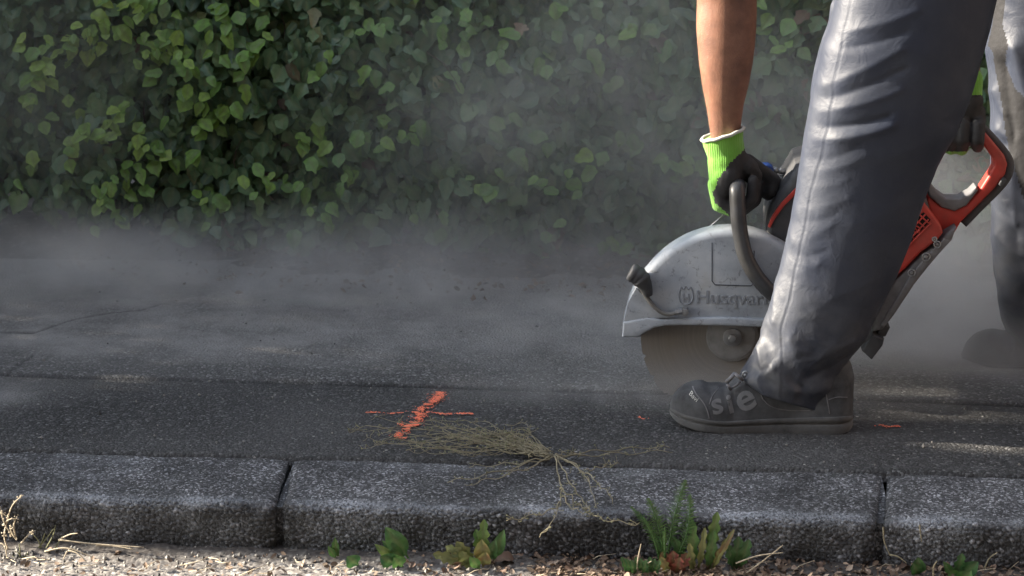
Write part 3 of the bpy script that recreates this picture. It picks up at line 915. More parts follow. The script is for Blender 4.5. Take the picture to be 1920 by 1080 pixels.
def leg_mesh(left, right, ybot, ytop, Yc, depth, folds, rows=300, cols=220, seamline=None, nseed=0, dustr=(420, 720, .42), depth_fn=None, noise_amp=1.0):
    left = np.array(left, float); right = np.array(right, float)
    left = left[left[:, 0].argsort()]; right = right[right[:, 0].argsort()]
    def sm(arr):                                    # smooth the outline a little
        g = np.arange(arr[0, 0], arr[-1, 0] + 1, 4.0); q = np.interp(g, arr[:, 0], arr[:, 1])
        k = np.ones(7) / 7; q2 = np.convolve(np.pad(q, 3, 'edge'), k, 'valid'); return g, q2
    gl, ql = sm(left); gr, qr = sm(right)
    th = np.linspace(0, 2 * math.pi, cols, endpoint=False)
    yb = np.interp(np.degrees(th), ybot[0], ybot[1])
    vv = np.linspace(0, 1, rows)
    PY = ytop + vv[:, None] * (yb[None] - ytop); TH = np.repeat(th[None], rows, 0)
    xl = np.interp(PY, gl, ql); xr = np.interp(PY, gr, qr)
    c = (xl + xr) / 2; a = (xr - xl) / 2
    px = c - a * np.cos(TH)
    D = np.stack([(px - 960) / FPX, -(PY - 540) / FPX, -np.ones_like(px)], -1) @ CRn.T
    T = Yc / D[..., 1]
    X = D[..., 0] * T; Z = CAM_H + D[..., 2] * T
    aw = a / FPX * Yc
    dep = depth if depth_fn is None else depth_fn(PY)
    sn = np.sin(TH)
    Yv = Yc - aw * dep * np.sign(sn) * np.abs(sn) ** .9
    # outward direction
    nx = -np.cos(TH); ny = -sn / max(.6, 1)
    q = np.hypot(nx, ny); nx /= q; ny /= q
    pix = P2(np.stack([X, Yv, Z], -1).reshape(-1, 3)).reshape(rows, cols, 2)
    disp = np.zeros_like(X)
    U = TH * aw.mean()
    # soft diagonal drag folds and fine crumple
    aa = (Z * 9 + U * 5.5); bb = (Z * 2.0 - U * 4)
    r1 = 1 - np.abs(fbm(aa, bb, s=200 + nseed, o=3)) * 2
    r2 = 1 - np.abs(fbm(Z * 20 + U * 6, U * 9 - Z * 4, s=210 + nseed, o=3)) * 2
    lowz = sstep(480, 720, pix[..., 1])
    patch = sstep(-.25, .5, fbm(Z * 5, U * 5, s=230 + nseed, o=2))
    disp += .62 * noise_amp * ((.0010 + .0042 * patch + .005 * lowz) * (r1 - .5) + (.0006 + .0020 * patch + .003 * lowz) * (r2 - .5) + .008 * fbm(Z * 4, U * 4, s=220 + nseed, o=2))
    nearw = sstep(-.35, .15, sn)
    for (x1, y1, x2, y2, amp, wd) in folds:
        if 285 < y1 < 570 and nseed == 0: amp *= .45
        p1 = np.array([x1, y1], float); p2 = np.array([x2, y2], float); e = p2 - p1
        w_ = pix - p1; t = np.clip((w_ @ e) / (e @ e), 0, 1)
        bend = 6 * np.sin(t * 3.1)
        dx = w_[..., 0] - t * e[0]; dy = w_[..., 1] - t * e[1] - bend
        d = np.hypot(dx, dy); wv = wd * (1.15 - .5 * t)
        disp += nearw * amp * .72 / 1000 * np.exp(-(d / wv) ** 1.3) * (1 - .35 * t)
    if seamline is not None:
        sx = np.interp(pix[..., 1], seamline[:, 1], seamline[:, 0])
        ds = pix[..., 0] - sx - 1.5 * fbm(pix[..., 1] / 40, pix[..., 1] * 0, s=5)
        disp *= 1 - .65 * (sn > 0) * np.exp(-(ds / 22.0) ** 2)
        disp += (sn > 0) * (.0005 * np.exp(-(ds / 2.4) ** 2) - .0007 * np.exp(-((ds - 4) / 2.2) ** 2))
    hemw = np.exp(-((1 - vv) / .018) ** 2)[:, None]
    disp += .0025 * hemw
    X = X + nx * disp; Yv = Yv + ny * disp
    v = np.stack([X, Yv, Z], -1).reshape(-1, 3)
    f = grid_faces(cols, rows, True)
    # turn the hem inwards so the cloth has a thickness
    ctr = v[-cols:].mean(0); inn = v[-cols:] + (ctr - v[-cols:]) * .07; inn2 = v[-cols * 12:-cols * 11] + (v[-cols * 12:-cols * 11].mean(0) - v[-cols * 12:-cols * 11]) * .10
    n0 = len(v); v = np.concatenate([v, inn, inn2])
    j = np.arange(cols); k = (j + 1) % cols
    f = np.concatenate([f, np.stack([n0 - cols + j, n0 - cols + k, n0 + k, n0 + j], 1), np.stack([n0 + j, n0 + k, n0 + cols + k, n0 + cols + j], 1)])
    dust = dustr[2] * sstep(dustr[0], dustr[1], PY).ravel()
    dust = np.concatenate([dust, np.full(2 * cols, dustr[2])])
    return v, f, dust

fl_left = [(-240, 1655), (-180, 1628), (-120, 1603), (0, 1562), (60, 1548), (80, 1537), (120, 1530), (180, 1520), (250, 1510), (300, 1503), (350, 1495), (400, 1486), (450, 1476), (500, 1467), (550, 1451), (600, 1436), (640, 1428), (660, 1415), (680, 1400), (703, 1386), (720, 1390), (740, 1402), (790, 1425)]
fl_right = [(-240, 1945), (-180, 1928), (-100, 1900), (0, 1868), (50, 1858), (100, 1843), (150, 1828), (200, 1812), (250, 1792), (300, 1762), (350, 1742), (400, 1726), (450, 1710), (500, 1690), (550, 1666), (600, 1646), (640, 1626), (660, 1606), (680, 1590), (700, 1574), (740, 1564), (790, 1560)]
hem = ([0, 25, 50, 75, 100, 135, 180, 230, 270, 320, 360], [704, 708, 724, 736, 748, 764, 774, 768, 755, 720, 704])
folds = [(1545, 262, 1672, 236, 11, 13), (1550, 238, 1668, 218, -11, 10), (1548, 160, 1690, 92, 8, 13), (1552, 184, 1700, 128, -7, 10), (1550, 208, 1690, 168, 7, 11),
         (1580, 60, 1720, 20, 7, 14), (1575, 90, 1700, 60, -6, 11), (1528, 322, 1625, 292, 7, 13), (1530, 300, 1610, 276, -7, 9), (1520, 350, 1590, 336, 4, 9),
         (1500, 392, 1590, 372, 5, 12), (1500, 415, 1570, 400, -4, 9), (1490, 452, 1560, 420, 6, 12), (1492, 478, 1548, 470, -6, 10), (1512, 500, 1536, 492, 8, 14), (1482, 525, 1530, 545, -6, 10),
         (1470, 560, 1520, 600, 5, 12), (1452, 600, 1470, 640, 8, 10), (1466, 640, 1440, 690, -10, 9), (1424, 650, 1452, 690, 9, 9), (1450, 690, 1492, 735, 15, 10), (1470, 690, 1505, 728, -10, 12),
         (1420, 690, 1450, 722, -8, 9), (1480, 640, 1512, 660, 10, 16), (1500, 680, 1600, 640, 6, 12), (1520, 710, 1590, 670, -9, 12), (1530, 735, 1580, 700, 6, 12), (1400, 712, 1440, 742, 4, 7),
         (1560, 560, 1640, 520, 5, 14), (1600, 420, 1700, 380, 4, 14), (1640, 300, 1750, 260, 4, 14)]
seamline = np.array([(1608, -120), (1592, 0), (1578, 60), (1562, 150), (1548, 250), (1535, 300), (1518, 360), (1505, 430), (1488, 500), (1478, 560), (1462, 620)], float)
v1_, f1_, d1_ = leg_mesh(fl_left, fl_right, hem, -235, LEG, .66, folds, seamline=seamline)
rl_left = [(-240, 1860), (-100, 1868), (20, 1862), (60, 1856), (90, 1850), (130, 1856), (200, 1860), (300, 1858), (400, 1860), (460, 1860), (540, 1868), (600, 1876), (640, 1893), (660, 1905), (700, 1912)]
rl_right = [(-240, 2110), (0, 2105), (200, 2085), (400, 2060), (560, 2045), (660, 2040), (700, 2040)]
rfolds = [(1862, 170, 1885, 215, 9, 8), (1880, 120, 1900, 260, -16, 12), (1905, 90, 1925, 180, 14, 18), (1870, 245, 1905, 262, 8, 10), (1880, 270, 1925, 360, -14, 16), (1895, 300, 1905, 420, 8, 7), (1862, 330, 1890, 380, 7, 12), (1870, 440, 1915, 480, 7, 12), (1905, 440, 1925, 560, -8, 12)]
rhem = ([0, 90, 180, 270, 360], [655, 650, 675, 680, 655])
v2_, f2_, d2_ = leg_mesh(rl_left, rl_right, rhem, -235, FAR, .7, rfolds, rows=220, cols=160, nseed=7, dustr=(300, 650, .45))
hipL = V(1790, -235, LEG); hipR = V(1985, -235, FAR)
midh = (hipL + hipR) / 2
pel = blob([ellipsoid(midh + np.array([0.0, 0, .05]), (.19, .24, .17)), ellipsoid(hipL + np.array([0, .02, -.01]), (.155, .12, .14)), ellipsoid(hipR + np.array([0, -.02, -.01]), (.145, .12, .14))], .012, 6)
v3_ = np.array([tuple(a.co) for a in pel.vertices]); f3_ = [tuple(p.vertices) for p in pel.polygons]
allf = [tuple(q) for q in f1_] + [tuple(q + len(v1_)) for q in f2_] + [tuple(i + len(v1_) + len(v2_) for i in q) for q in f3_]
me = mesh_np('trousers', np.concatenate([v1_, v2_, v3_]), allf)
attr(me, 'dust', np.concatenate([d1_, d2_, np.zeros(len(v3_))]))
trousers = link('trousers', me, [M['trouser'], M['black_area']], person)
# black faces inside an outline on the rear leg
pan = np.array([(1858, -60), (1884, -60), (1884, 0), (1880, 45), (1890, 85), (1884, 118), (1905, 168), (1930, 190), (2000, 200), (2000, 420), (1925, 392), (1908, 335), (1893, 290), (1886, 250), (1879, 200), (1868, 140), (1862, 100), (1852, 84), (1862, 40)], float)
def inside(p, poly):
    x, y = p; c = False
    for (x1, y1), (x2, y2) in zip(poly, np.roll(poly, -1, 0)):
        if (y1 > y) != (y2 > y) and x < (x2 - x1) * (y - y1) / (y2 - y1) + x1: c = not c
    return c
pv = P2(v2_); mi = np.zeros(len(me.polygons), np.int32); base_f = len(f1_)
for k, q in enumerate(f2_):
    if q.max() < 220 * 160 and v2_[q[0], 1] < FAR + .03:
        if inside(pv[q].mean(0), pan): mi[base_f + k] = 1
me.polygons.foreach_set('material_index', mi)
bvh = BVHTree.FromObject(trousers, bpy.context.evaluated_depsgraph_get())
def on_surface(bv, x, z, Yd=3.0):
    h_ = bv.ray_cast(Vector((x, Yd, z)), Vector((0, 1, 0)))
    return h_[0]
# press stud at the hem
q = V(1398, 712, LEG - .05); h_ = on_surface(bvh, q[0], q[2])
if h_ is not None:
    mb = MB(); c = [(h_.x + .0055 * math.cos(t), h_.y - .001, h_.z + .0075 * math.sin(t)) for t in np.linspace(0, math.tau, 17)]
    mb.tube(c, .0018, 6); mb.prism([(h_.x + .0032 * math.cos(t), h_.z + .004 * math.sin(t)) for t in np.linspace(0, math.tau, 10)[:-1]], h_.y - .0025, h_.y + .002)
    mb.build('press_stud', M['steel'], trousers, True)

# shirt, body, head (above the frame) and the bare forearm
shL = np.array([.50, LEG + .02, 1.17]); shR = np.array([.55, FAR - .02, 1.24])
elL = V(1366, -75, YS); wrL = V(1361, 262, YS)
elR = V(1765, -70, YS + .10); wrR = V(1812, 165, YS + .05)
neck = (shL + shR) / 2 + np.array([-.07, 0, .05]); head = neck + np.array([-.15, 0, .08])
arm_l = [(-75, 1310), (-30, 1304), (0, 1308), (40, 1307), (80, 1308), (120, 1311), (160, 1316), (200, 1324), (240, 1330), (290, 1334)]
arm_r = [(-75, 1412), (-30, 1419), (0, 1418), (40, 1417), (80, 1415), (120, 1411), (160, 1404), (200, 1394), (240, 1389), (290, 1386)]
rr = np.linspace(-75, 285, 46); n_ = 40; av = []
for y_ in rr:
    a_ = np.interp(y_, *zip(*arm_l)); b_ = np.interp(y_, *zip(*arm_r)); c_ = V((a_ + b_) / 2, y_, YS); hw = (V(b_, y_, YS)[0] - V(a_, y_, YS)[0]) / 2
    for j in range(n_):
        t_ = math.tau * j / n_
        bulge = 1 + .05 * math.exp(-((y_ - 40) / 70) ** 2) * math.cos(2 * t_ + .8)
        av.append((c_[0] - hw * math.cos(t_) * bulge, YS - hw * .84 * math.sin(t_), c_[2]))
af = [tuple(q)[::-1] for q in grid_faces(n_, len(rr), True)]; af += [tuple(range(n_)), tuple(range((len(rr) - 1) * n_, len(rr) * n_))[::-1]]
body = [(av, af), ellipsoid(elL, (.052, .05, .055)), capsule(elL, .050, shL, .058), capsule(shL, .058, shR, .058), capsule(shR, .058, elR, .048), capsule(elR, .045, wrR, .030),
        capsule(neck + np.array([.03, 0, -.02]), .06, head + np.array([.05, 0, 0]), .055), ellipsoid(head, (.10, .078, .105), Matrix.Rotation(R(35), 3, 'Y')),
        ellipsoid(head + np.array([-.085, 0, -.055]), (.020, .014, .022)), ellipsoid(head + np.array([0, -.08, -.01]), (.018, .008, .03)), ellipsoid(head + np.array([0, .08, -.01]), (.018, .008, .03)),
        ellipsoid((shL + shR) / 2 * .5 + midh * .5, (.26, .15, .11), Matrix.Rotation(R(-28), 3, 'Y') @ Matrix.Identity(3)), capsule(midh, .12, (shL + shR) / 2 + np.array([.05, 0, -.03]), .12),
        capsule(hipL, .08, V(1630, 270, LEG), .055), capsule(V(1630, 270, LEG), .055, V(1500, 720, LEG), .035), capsule(hipR, .08, V(1965, 200, FAR), .055), capsule(V(1965, 200, FAR), .055, V(1975, 620, FAR), .035)]
bm = blob(body, .0055, 3)
link('body', bm, M['skin'], person)
tors = blob([capsule(midh + np.array([0, 0, .06]), .165, (shL + shR) / 2 + np.array([.06, 0, -.01]), .15), capsule(midh + np.array([0, -.07, .05]), .13, shL + np.array([.07, .03, -.03]), .095), capsule(midh + np.array([0, .07, .05]), .13, shR + np.array([.07, -.03, -.03]), .095),
             capsule(shL, .075, shL * .5 + elL * .5, .064), capsule(shR, .075, shR * .5 + elR * .5, .062)], .012, 4)
link('shirt', tors, M['shirt'], person)
hr = blob([ellipsoid(head + np.array([.02, 0, .025]), (.098, .085, .095), Matrix.Rotation(R(35), 3, 'Y'))], .008, 3)
link('hair', hr, M['hair'], person)
# fine arm hair catching the light
mb = MB()
for k in range(500):
    y_ = rng.uniform(0, 235); side = True
    a_ = np.interp(y_, *zip(*arm_l)); b_ = np.interp(y_, *zip(*arm_r))
    t_ = rng.normal(.05, .35) if side else rng.uniform(.2, 2.9)
    c_ = V((a_ + b_) / 2, y_, YS); hw = (V(b_, y_, YS)[0] - V(a_, y_, YS)[0]) / 2
    p = np.array([c_[0] - hw * math.cos(t_), YS - hw * .84 * math.sin(t_), c_[2]]); nn = np.array([-math.cos(t_), -math.sin(t_), -.7 + rng.normal(0, .4)])
    nn /= np.linalg.norm(nn); e_ = p + nn * rng.uniform(.002, .0045) + np.array([0, 0, -.003]); w_ = np.array([.00012, 0, .00012])
    mb.add([p - w_, p + w_, e_], [(0, 1, 2)])
M['armhair'] = simple('fair_arm_hair', (.50, .36, .22), .6, 100, .1)
mb.build('arm_hair', M['armhair'], person)['kind'] = 'stuff'

def material_split(me, test, mats):
    for m in mats: me.materials.append(m)
    v = np.array([tuple(a.co) for a in me.vertices]); pix = P2(v)
    idx = np.array([int(test(*pix[list(p.vertices)].mean(0), *v[list(p.vertices)].mean(0))) for p in me.polygons], np.int32)
    me.polygons.foreach_set('material_index', idx)

# left glove: fist round the front handle, seen from the little finger side
def P(px, py, dy=0.0): return V(px, py, YS + dy)
gl = []
cu_ = []
for y_, a_, b_ in ((252, 1316, 1394), (262, 1318, 1394), (275, 1323, 1394), (290, 1329, 1397), (305, 1331, 1398), (320, 1331, 1398)):
    for j in range(28):
        t_ = math.tau * j / 28; tilt = -12 * (math.cos(math.pi * (1 - (1 - math.cos(t_)) / 2)))
        yy = y_ + (math.cos(t_) * 12 if y_ < 300 else math.cos(t_) * 6)
        c_ = P((a_ + b_) / 2, yy); hw = (P(b_, y_)[0] - P(a_, y_)[0]) / 2
        cu_.append((c_[0] - hw * math.cos(t_), YS - hw * .92 * math.sin(t_), c_[2]))
cf = [tuple(q)[::-1] for q in grid_faces(28, 6, True)] + [tuple(range(28)), tuple(range(5 * 28, 6 * 28))[::-1]]
gl.append((cu_, cf))
gl += [capsule(P(1360, 300, .0), .034, P(1362, 340, .0), .033), capsule(P(1366, 300, .03), .033, P(1358, 345, .06), .029), capsule(P(1362, 330, -.012), .028, P(1356, 352, -.012), .025),
       capsule(P(1388, 300, .0), .018, P(1402, 318, .015), .022), capsule(P(1400, 312, .0), .016, P(1412, 330, .02), .018)]
for i, (dy, sc) in enumerate(((-.022, .92), (.004, 1.0), (.030, 1.04), (.056, 1.0))):
    k = (0, 3, 4, 2)[i]; r_ = .0125 * sc
    gl += chain([P(1345 - k, 345, dy), P(1352 - k, 380 + k, dy), P(1384, 394 + k, dy), P(1410 + 2 * i, 372 + k, dy + .002), P(1412 + 3 * i, 338 + 3 * k, dy + .004)], [r_ * 1.15, r_ * 1.08, r_ * 1.05, r_, r_ * .9])
gl += chain([P(1400, 305, .05), P(1432, 326, .068), P(1450, 338, .07), P(1446, 358, .062)], [.018, .0155, .0145, .013])
gl += chain([P(1424, 352, .07), P(1440, 366, .072)], [.013, .011])
gm = blob(gl, .0026, 3)
def glove_test(px, py, x, y, z):
    xl_ = np.interp(py, [272, 285, 305, 335, 360, 380, 402], [1404, 1392, 1370, 1347, 1337, 1341, 1366]) + 2 * vnoise(py / 3.0, 0.0, s=3)
    return 1 if (py > 274 and px > xl_) or y > YS + .085 else 0
material_split(gm, glove_test, [M['knit'], M['black_rubber']])
glove = link('glove', gm, None, person)
glove['label'] = 'lime knitted glove with black coated palm gripping the front handle'
mb = MB(); rim = []
for j in range(33):
    t_ = math.tau * j / 32; c_ = P(1355, 251 + math.cos(t_) * 12); hw = (P(1394, 252)[0] - P(1315, 252)[0]) / 2
    rim.append((c_[0] - hw * math.cos(t_) * 1.0, YS - hw * .93 * math.sin(t_), c_[2] + .0008 * math.sin(9 * t_)))
mb.tube(rim, .0034, 8); mb.build('hem', M['white_trim'], glove, True)

# right glove: over the rear handle
YH = YS + .045
gr = [capsule(V(1817, 150, YH), .026, V(1812, 205, YH + .005), .028), capsule(V(1795, 212, YH + .01), .024, V(1824, 212, YH + .01), .024), capsule(V(1800, 200, YH), .026, V(1818, 190, YH), .026)]
for i, fx in enumerate((1764, 1783, 1803, 1833)):
    r_ = (.0095, .0112, .0125, .0120)[i]
    gr += chain([V(fx + 4, 222, YH + .015), V(fx + 2, 236, YH - .026), V(fx, 262, YH - .034), V(fx, 280 - (i == 3) * 6, YH - .012), V(fx, 276, YH + .010)], [r_, r_ * 1.05, r_ * 1.1, r_, r_ * .9])
gr += chain([V(1830, 215, YH + .03), V(1822, 250, YH + .045), V(1800, 268, YH + .045)], [.014, .012, .011])
gm2 = blob(gr, .003, 3)
material_split(gm2, lambda px, py, x, y, z: 0 if (py < 178 or (py > 284 and px < 1822) or (py > 276 and y > YH - .02 and px < 1822)) else 1, [M['knit'], M['black_rubber']])
g2 = link('glove', gm2, None, person); g2['label'] = 'dark coated glove with lime knit closed over the red rear handle'

# shoes
def make_shoe(st, Yc, lab, flip=1):
    st = np.array(st, float)
    n = 90; t = np.linspace(0, 1, n) ; xs_ = st[0, 0] + (st[-1, 0] - st[0, 0]) * (.5 - .5 * np.cos(math.pi * t))
    I = lambda k: np.interp(xs_, st[:, 0], st[:, k])
    hw = I(1); sol = I(2); top = I(3); zb = I(4)
    k = np.ones(5) / 5; sm = lambda q: np.convolve(np.pad(q, 2, 'edge'), k, 'valid')
    hw[1:-1] = sm(hw)[1:-1]; top = sm(top); sol = sm(sol)
    X_ = np.array([V(a, 780, Yc)[0] for a in xs_])
    zs = np.array([V(a, b, Yc - h_)[2] for a, b, h_ in zip(xs_, sol, hw)]); zt = np.array([V(a, b, Yc)[2] for a, b in zip(xs_, top)])
    zt = np.maximum(zt, zs + .004)
    m_ = 44; ph = np.linspace(0, math.pi, m_)
    ca, sa = np.cos(ph), np.sin(ph)
    v = np.zeros((n, m_, 3))
    ex = np.interp(xs_, [st[0, 0], st[0, 0] + 90, st[0, 0] + 150, st[-1, 0]], [.9, .95, 1.0, 1.0])
    for i in range(n):
        yy = -np.sign(ca) * np.abs(ca) ** (.72 * ex[i]); zz = np.abs(sa) ** (.86)
        v[i, :, 0] = X_[i]; v[i, :, 1] = Yc + yy * hw[i] * .97 * (1 - .22 * zz * (zt[i] - zs[i] > .06)); v[i, :, 2] = zs[i] - .004 + (zt[i] - zs[i] + .004) * zz
    # creases over the toe joint
    cr = .0016 * np.sin((xs_ - 1335) / 5.5) * np.exp(-((xs_ - (st[0, 0] + 92)) / 26) ** 2)
    v[:, :, 2] += cr[:, None] * sa[None]
    capx = st[0, 0] + 62 + 30 * (1 - sa)                    # raised toe cap edge
    lift = .0018 * sstep(3, -3, xs_[:, None] - (capx[None] + 22 * (1 - sa)[None]))
    v[:, :, 2] += lift * sa[None]; v[:, :, 1] += -lift * ca[None]
    f = [tuple(q) for q in grid_faces(m_, n)] + [tuple(range(m_)), tuple(range((n - 1) * m_, n * m_))[::-1]]
    me = mesh_np('shoe', v.reshape(-1, 3), f)
    sh = link('shoe', me, M['shoe'], person); sh['label'] = lab
    # sole: stacked outlines
    lev = [(-.005, 0.0), (-.0005, .0), (.0012, .25), (.0010, .52), (-.0016, .58), (-.0016, .64), (.0012, .70), (.0034, .86), (.0026, .98), (-.003, 1.02), (-.03, 1.03)]
    loop = list(range(n)) + list(range(n - 1, -1, -1)); L_ = len(loop); sv = []
    for off, fr in lev:
        for q, i in enumerate(loop):
            sgn = -1 if q < n else 1
            hh = max(.001, hw[i] + off) if off > -.02 else hw[i] * .5
            xx = X_[i] + (off if i == n - 1 else (-off if i == 0 else 0)) * .8
            sv.append((xx, Yc + sgn * hh, zb[i] + (zs[i] - zb[i]) * fr + (.0015 if off > .002 else 0)))
    sf = [tuple(q) for q in grid_faces(L_, len(lev), True)] + [tuple(range(L_))[::-1], tuple(range((len(lev) - 1) * L_, len(lev) * L_))]
    sm_ = mesh_np('sole', sv, sf); so = link('sole', sm_, M['sole'], sh); auto_smooth(sm_, 50)
    return sh, me

st = [(1256, .006, 764, 757, .022), (1262, .020, 768, 742, .017), (1272, .031, 773, 731, .012), (1286, .040, 779, 722, .008), (1304, .047, 784, 717, .004), (1330, .051, 789, 720, .002), (1352, .051, 791, 723, .001), (1366, .050, 791, 718, .0), (1382, .048, 790, 706, .0),
      (1400, .045, 789, 692, .0), (1430, .042, 787, 672, .0), (1470, .040, 785, 655, .0), (1510, .041, 784, 650, .0), (1550, .042, 783, 655, .0), (1578, .038, 782, 664, .001), (1592, .026, 781, 680, .003), (1598, .010, 778, 705, .006)]
shoe, sme = make_shoe(st, LEG, 'dusty black safety shoe with grey lettering standing beside the blade')
sb = BVHTree.FromPolygons([tuple(a.co) for a in sme.vertices], [tuple(p.vertices) for p in sme.polygons])
import bmesh
def shoe_text(s_, cx_, cy_, hpx, rot, stretch, bold, name, mat):
    v, f = text_mesh(s_, bold)
    v = v - (v.max(0) + v.min(0)) / 2; v *= hpx / (v[:, 1].max() - v[:, 1].min()); v[:, 0] *= stretch
    ca, sa = math.cos(R(rot)), math.sin(R(rot))
    px = cx_ + v[:, 0] * ca + v[:, 1] * sa; py = cy_ + v[:, 0] * sa - v[:, 1] * ca
    b = bmesh.new(); vs = [b.verts.new((a, c, 0)) for a, c in zip(px, py)]
    for q in f:
        try: b.faces.new([vs[i] for i in q])
        except Exception: pass
    bmesh.ops.triangulate(b, faces=b.faces[:])
    for _ in range(2): bmesh.ops.subdivide_edges(b, edges=[e for e in b.edges if e.calc_length() > 5], cuts=1)
    bmesh.ops.triangulate(b, faces=b.faces[:])
    out = []; last = LEG - .05
    for q in b.verts:
        g = V(q.co.x, q.co.y, LEG - .045); h_ = sb.ray_cast(Vector((g[0], 3.0, g[2])), Vector((0, 1, 0)))
        if h_[0] is not None: last = h_[0].y
        out.append((g[0], last - .0009, g[2]))
    fs = [tuple(v_.index for v_ in q.verts) for q in b.faces]
    b.verts.index_update(); fs = [tuple(v_.index for v_ in q.verts) for q in b.faces]
    b.free()
    return link(name, mesh_np(name, out, fs), mat, shoe)
shoe_text('s', 1345, 762, 26, -14, 1.15, .02, 'lettering', M['letter'])
shoe_text('i', 1369, 759, 32, -14, 1.15, .035, 'lettering', M['letter'])
shoe_text('e', 1399, 754, 35, -24, 1.12, .02, 'lettering', M['letter'])
shoe_text('Bavi', 1301, 746, 8, 40, 1.0, .0, 'lettering', M['white_trim'])
# stitched toe cap edge, side panel seams and flat laces
def seam_on_shoe(pts, r_=.0009):
    g = spline(pts, 26); o_ = []
    for a, b in g:
        q = V(a, b, LEG - .045); h_ = sb.ray_cast(Vector((q[0], 3.0, q[2])), Vector((0, 1, 0)))
        if h_[0] is not None: o_.append((q[0], h_[0].y - r_ * .3, q[2]))
    mb = MB(); mb.tube(o_, r_, 6); mb.build('seam', M['grey_plastic'], shoe, True)
seam_on_shoe([(1312, 719), (1299, 728), (1304, 740), (1318, 754), (1326, 768), (1330, 783)], .0013)
seam_on_shoe([(1372, 728), (1352, 733), (1336, 745), (1330, 758)], .0008)
seam_on_shoe([(1425, 735), (1432, 752), (1450, 766), (1480, 772), (1520, 772)], .0009)
seam_on_shoe([(1548, 735), (1552, 755), (1556, 778)], .0010)
seam_on_shoe([(1554, 752), (1572, 748), (1590, 750)], .0009)
# tongue strap with buckle at the instep
mb = MB()
for (a, b_, r_) in (((1362, 716), (1378, 700), .004), ((1378, 700), (1392, 712), .003), ((1372, 727), (1388, 716), .0022), ((1364, 720), (1370, 730), .003)):
    p, q = V(*a, LEG - .035), V(*b_, LEG - .032); mb.tube([p, (p + q) / 2 + np.array([0, -.004, 0]), q], r_, 8)
mb.build('lace_loop', M['grey_plastic'], shoe, True)
st2 = [(1798, .006, 668, 660, .02), (1806, .022, 672, 642, .014), (1822, .038, 678, 628, .006), (1845, .048, 683, 620, .001), (1880, .050, 686, 622, 0), (1905, .048, 686, 612, 0), (1930, .044, 686, 592, 0), (1980, .040, 684, 570, 0), (2040, .040, 683, 570, 0), (2075, .036, 682, 575, .001), (2092, .012, 680, 600, .006)]
make_shoe(st2, FAR, 'dust covered brown shoe almost lost in the dust at the right edge')
reparent(person)

# ------------------------------------------------------------------ power cutter
cc = V(1370, 629, YS)
saw = empty('power_cutter', (cc[0], YS, 0))
tag(saw, 'petrol power cutter with grey blade guard and red rear handle cutting the asphalt', 'power cutter')
def arc(cx_, cy_, r_, a0, a1, n): return [(cx_ + r_ * math.cos(R(a)), cy_ - r_ * math.sin(R(a))) for a in np.linspace(a0, a1, n)]
CX, CY = 1370, 628
out = arc(CX, CY, 197, 8, 141, 50) + [(1203, 520), (1190, 537), (1178, 566), (1170, 600), (1166, 633), (1199, 634), (1209, 625), (1226, 616), (1248, 612), (1275, 611), (1360, 612), (1440, 615), (1565, 622)]
mb = MB(); mb.prism(px_poly(out, YS - .03), YS - .034, YS + .034, .014, seg=5)
# raised flange along the bottom and the front lip
fl = [(1168, 604), (1190, 600), (1214, 596), (1244, 599), (1270, 597), (1360, 595), (1440, 598), (1564, 604), (1564, 620), (1440, 614), (1360, 611), (1275, 610), (1248, 611), (1226, 615), (1209, 624), (1199, 632), (1167, 632)]
mb.prism(px_poly(fl, YS - .04), YS - .042, YS - .030, .004)
mb.prism(px_poly([(1192, 540), (1222, 566), (1246, 588), (1270, 595), (1214, 598), (1190, 602), (1169, 604), (1176, 568)], YS - .038), YS - .0385, YS - .030, .002)
guard = mb.build('blade_guard', M['guard'], saw, True); auto_smooth(guard.data, 35)
# dark tube stands in for shade and dirt in the pressed label outline
mb = MB(); Yf = YS - .034
lab = [(1335, 455), (1335, 527), (1341, 534), (1408, 536), (1414, 530), (1414, 470)]
mb.tube([V(a, b, Yf - .0002) for a, b in lab], .0011, 6)
mb.build('label_outline', simple('groove_shadow_dirt', (.07, .08, .095), .8), guard, True)
M['emboss'] = simple('embossed_guard_paint', (.24, .265, .30), .6, 60, .2, .2, .001, dust=.3)
def emboss(s_, x0, y0, x1, y1, name, bold=0.0, spacing=1.0, slope=0.02):
    cu = bpy.data.curves.new('t', 'FONT'); cu.body = s_; cu.extrude = .035; cu.bevel_depth = .008; cu.offset = bold; cu.space_character = spacing
    o = bpy.data.objects.new('t', cu); COL.objects.link(o)
    me = bpy.data.meshes.new_from_object(o.evaluated_get(bpy.context.evaluated_depsgraph_get())); bpy.data.objects.remove(o)
    v = np.array([tuple(a.co) for a in me.vertices]); mn, mx = v[:, :2].min(0), v[:, :2].max(0)
    capb = 0.0; u = (v[:, 0] - mn[0]) / (mx[0] - mn[0]); h_ = (v[:, 1] - capb) / .73      # cap height of the built-in font
    px = x0 + (x1 - x0) * u; py = y1 + (y0 - y1) * h_ + (px - x0) * slope
    w_ = np.array([V(a, b, Yf) for a, b in zip(px, py)]); w_[:, 1] = Yf - (v[:, 2] / .043) * .0016
    me2 = mesh_np(name, w_, [tuple(p.vertices) for p in me.polygons]); return link(name, me2, M['emboss'], guard, False)
emboss('Husqvarna', 1306, 543, 1465, 568, 'lettering', .004, 1.0, .022)
emboss('H', 1280, 550, 1292, 566, 'emblem', .01)
mb = MB()
mb.tube([V(a, b, Yf - .0003) for a, b in spline([(1276, 541), (1273, 552), (1274, 564), (1280, 570), (1287, 571), (1294, 569), (1299, 562), (1299, 551), (1297, 541)], 24)], .0013, 6)
mb.tube([V(a, b, Yf - .0003) for a, b in spline([(1275, 545), (1277, 538), (1281, 543), (1286, 537), (1291, 543), (1295, 538), (1298, 545)], 24)], .0012, 6)
mb.build('emblem', M['emboss'], guard, True)
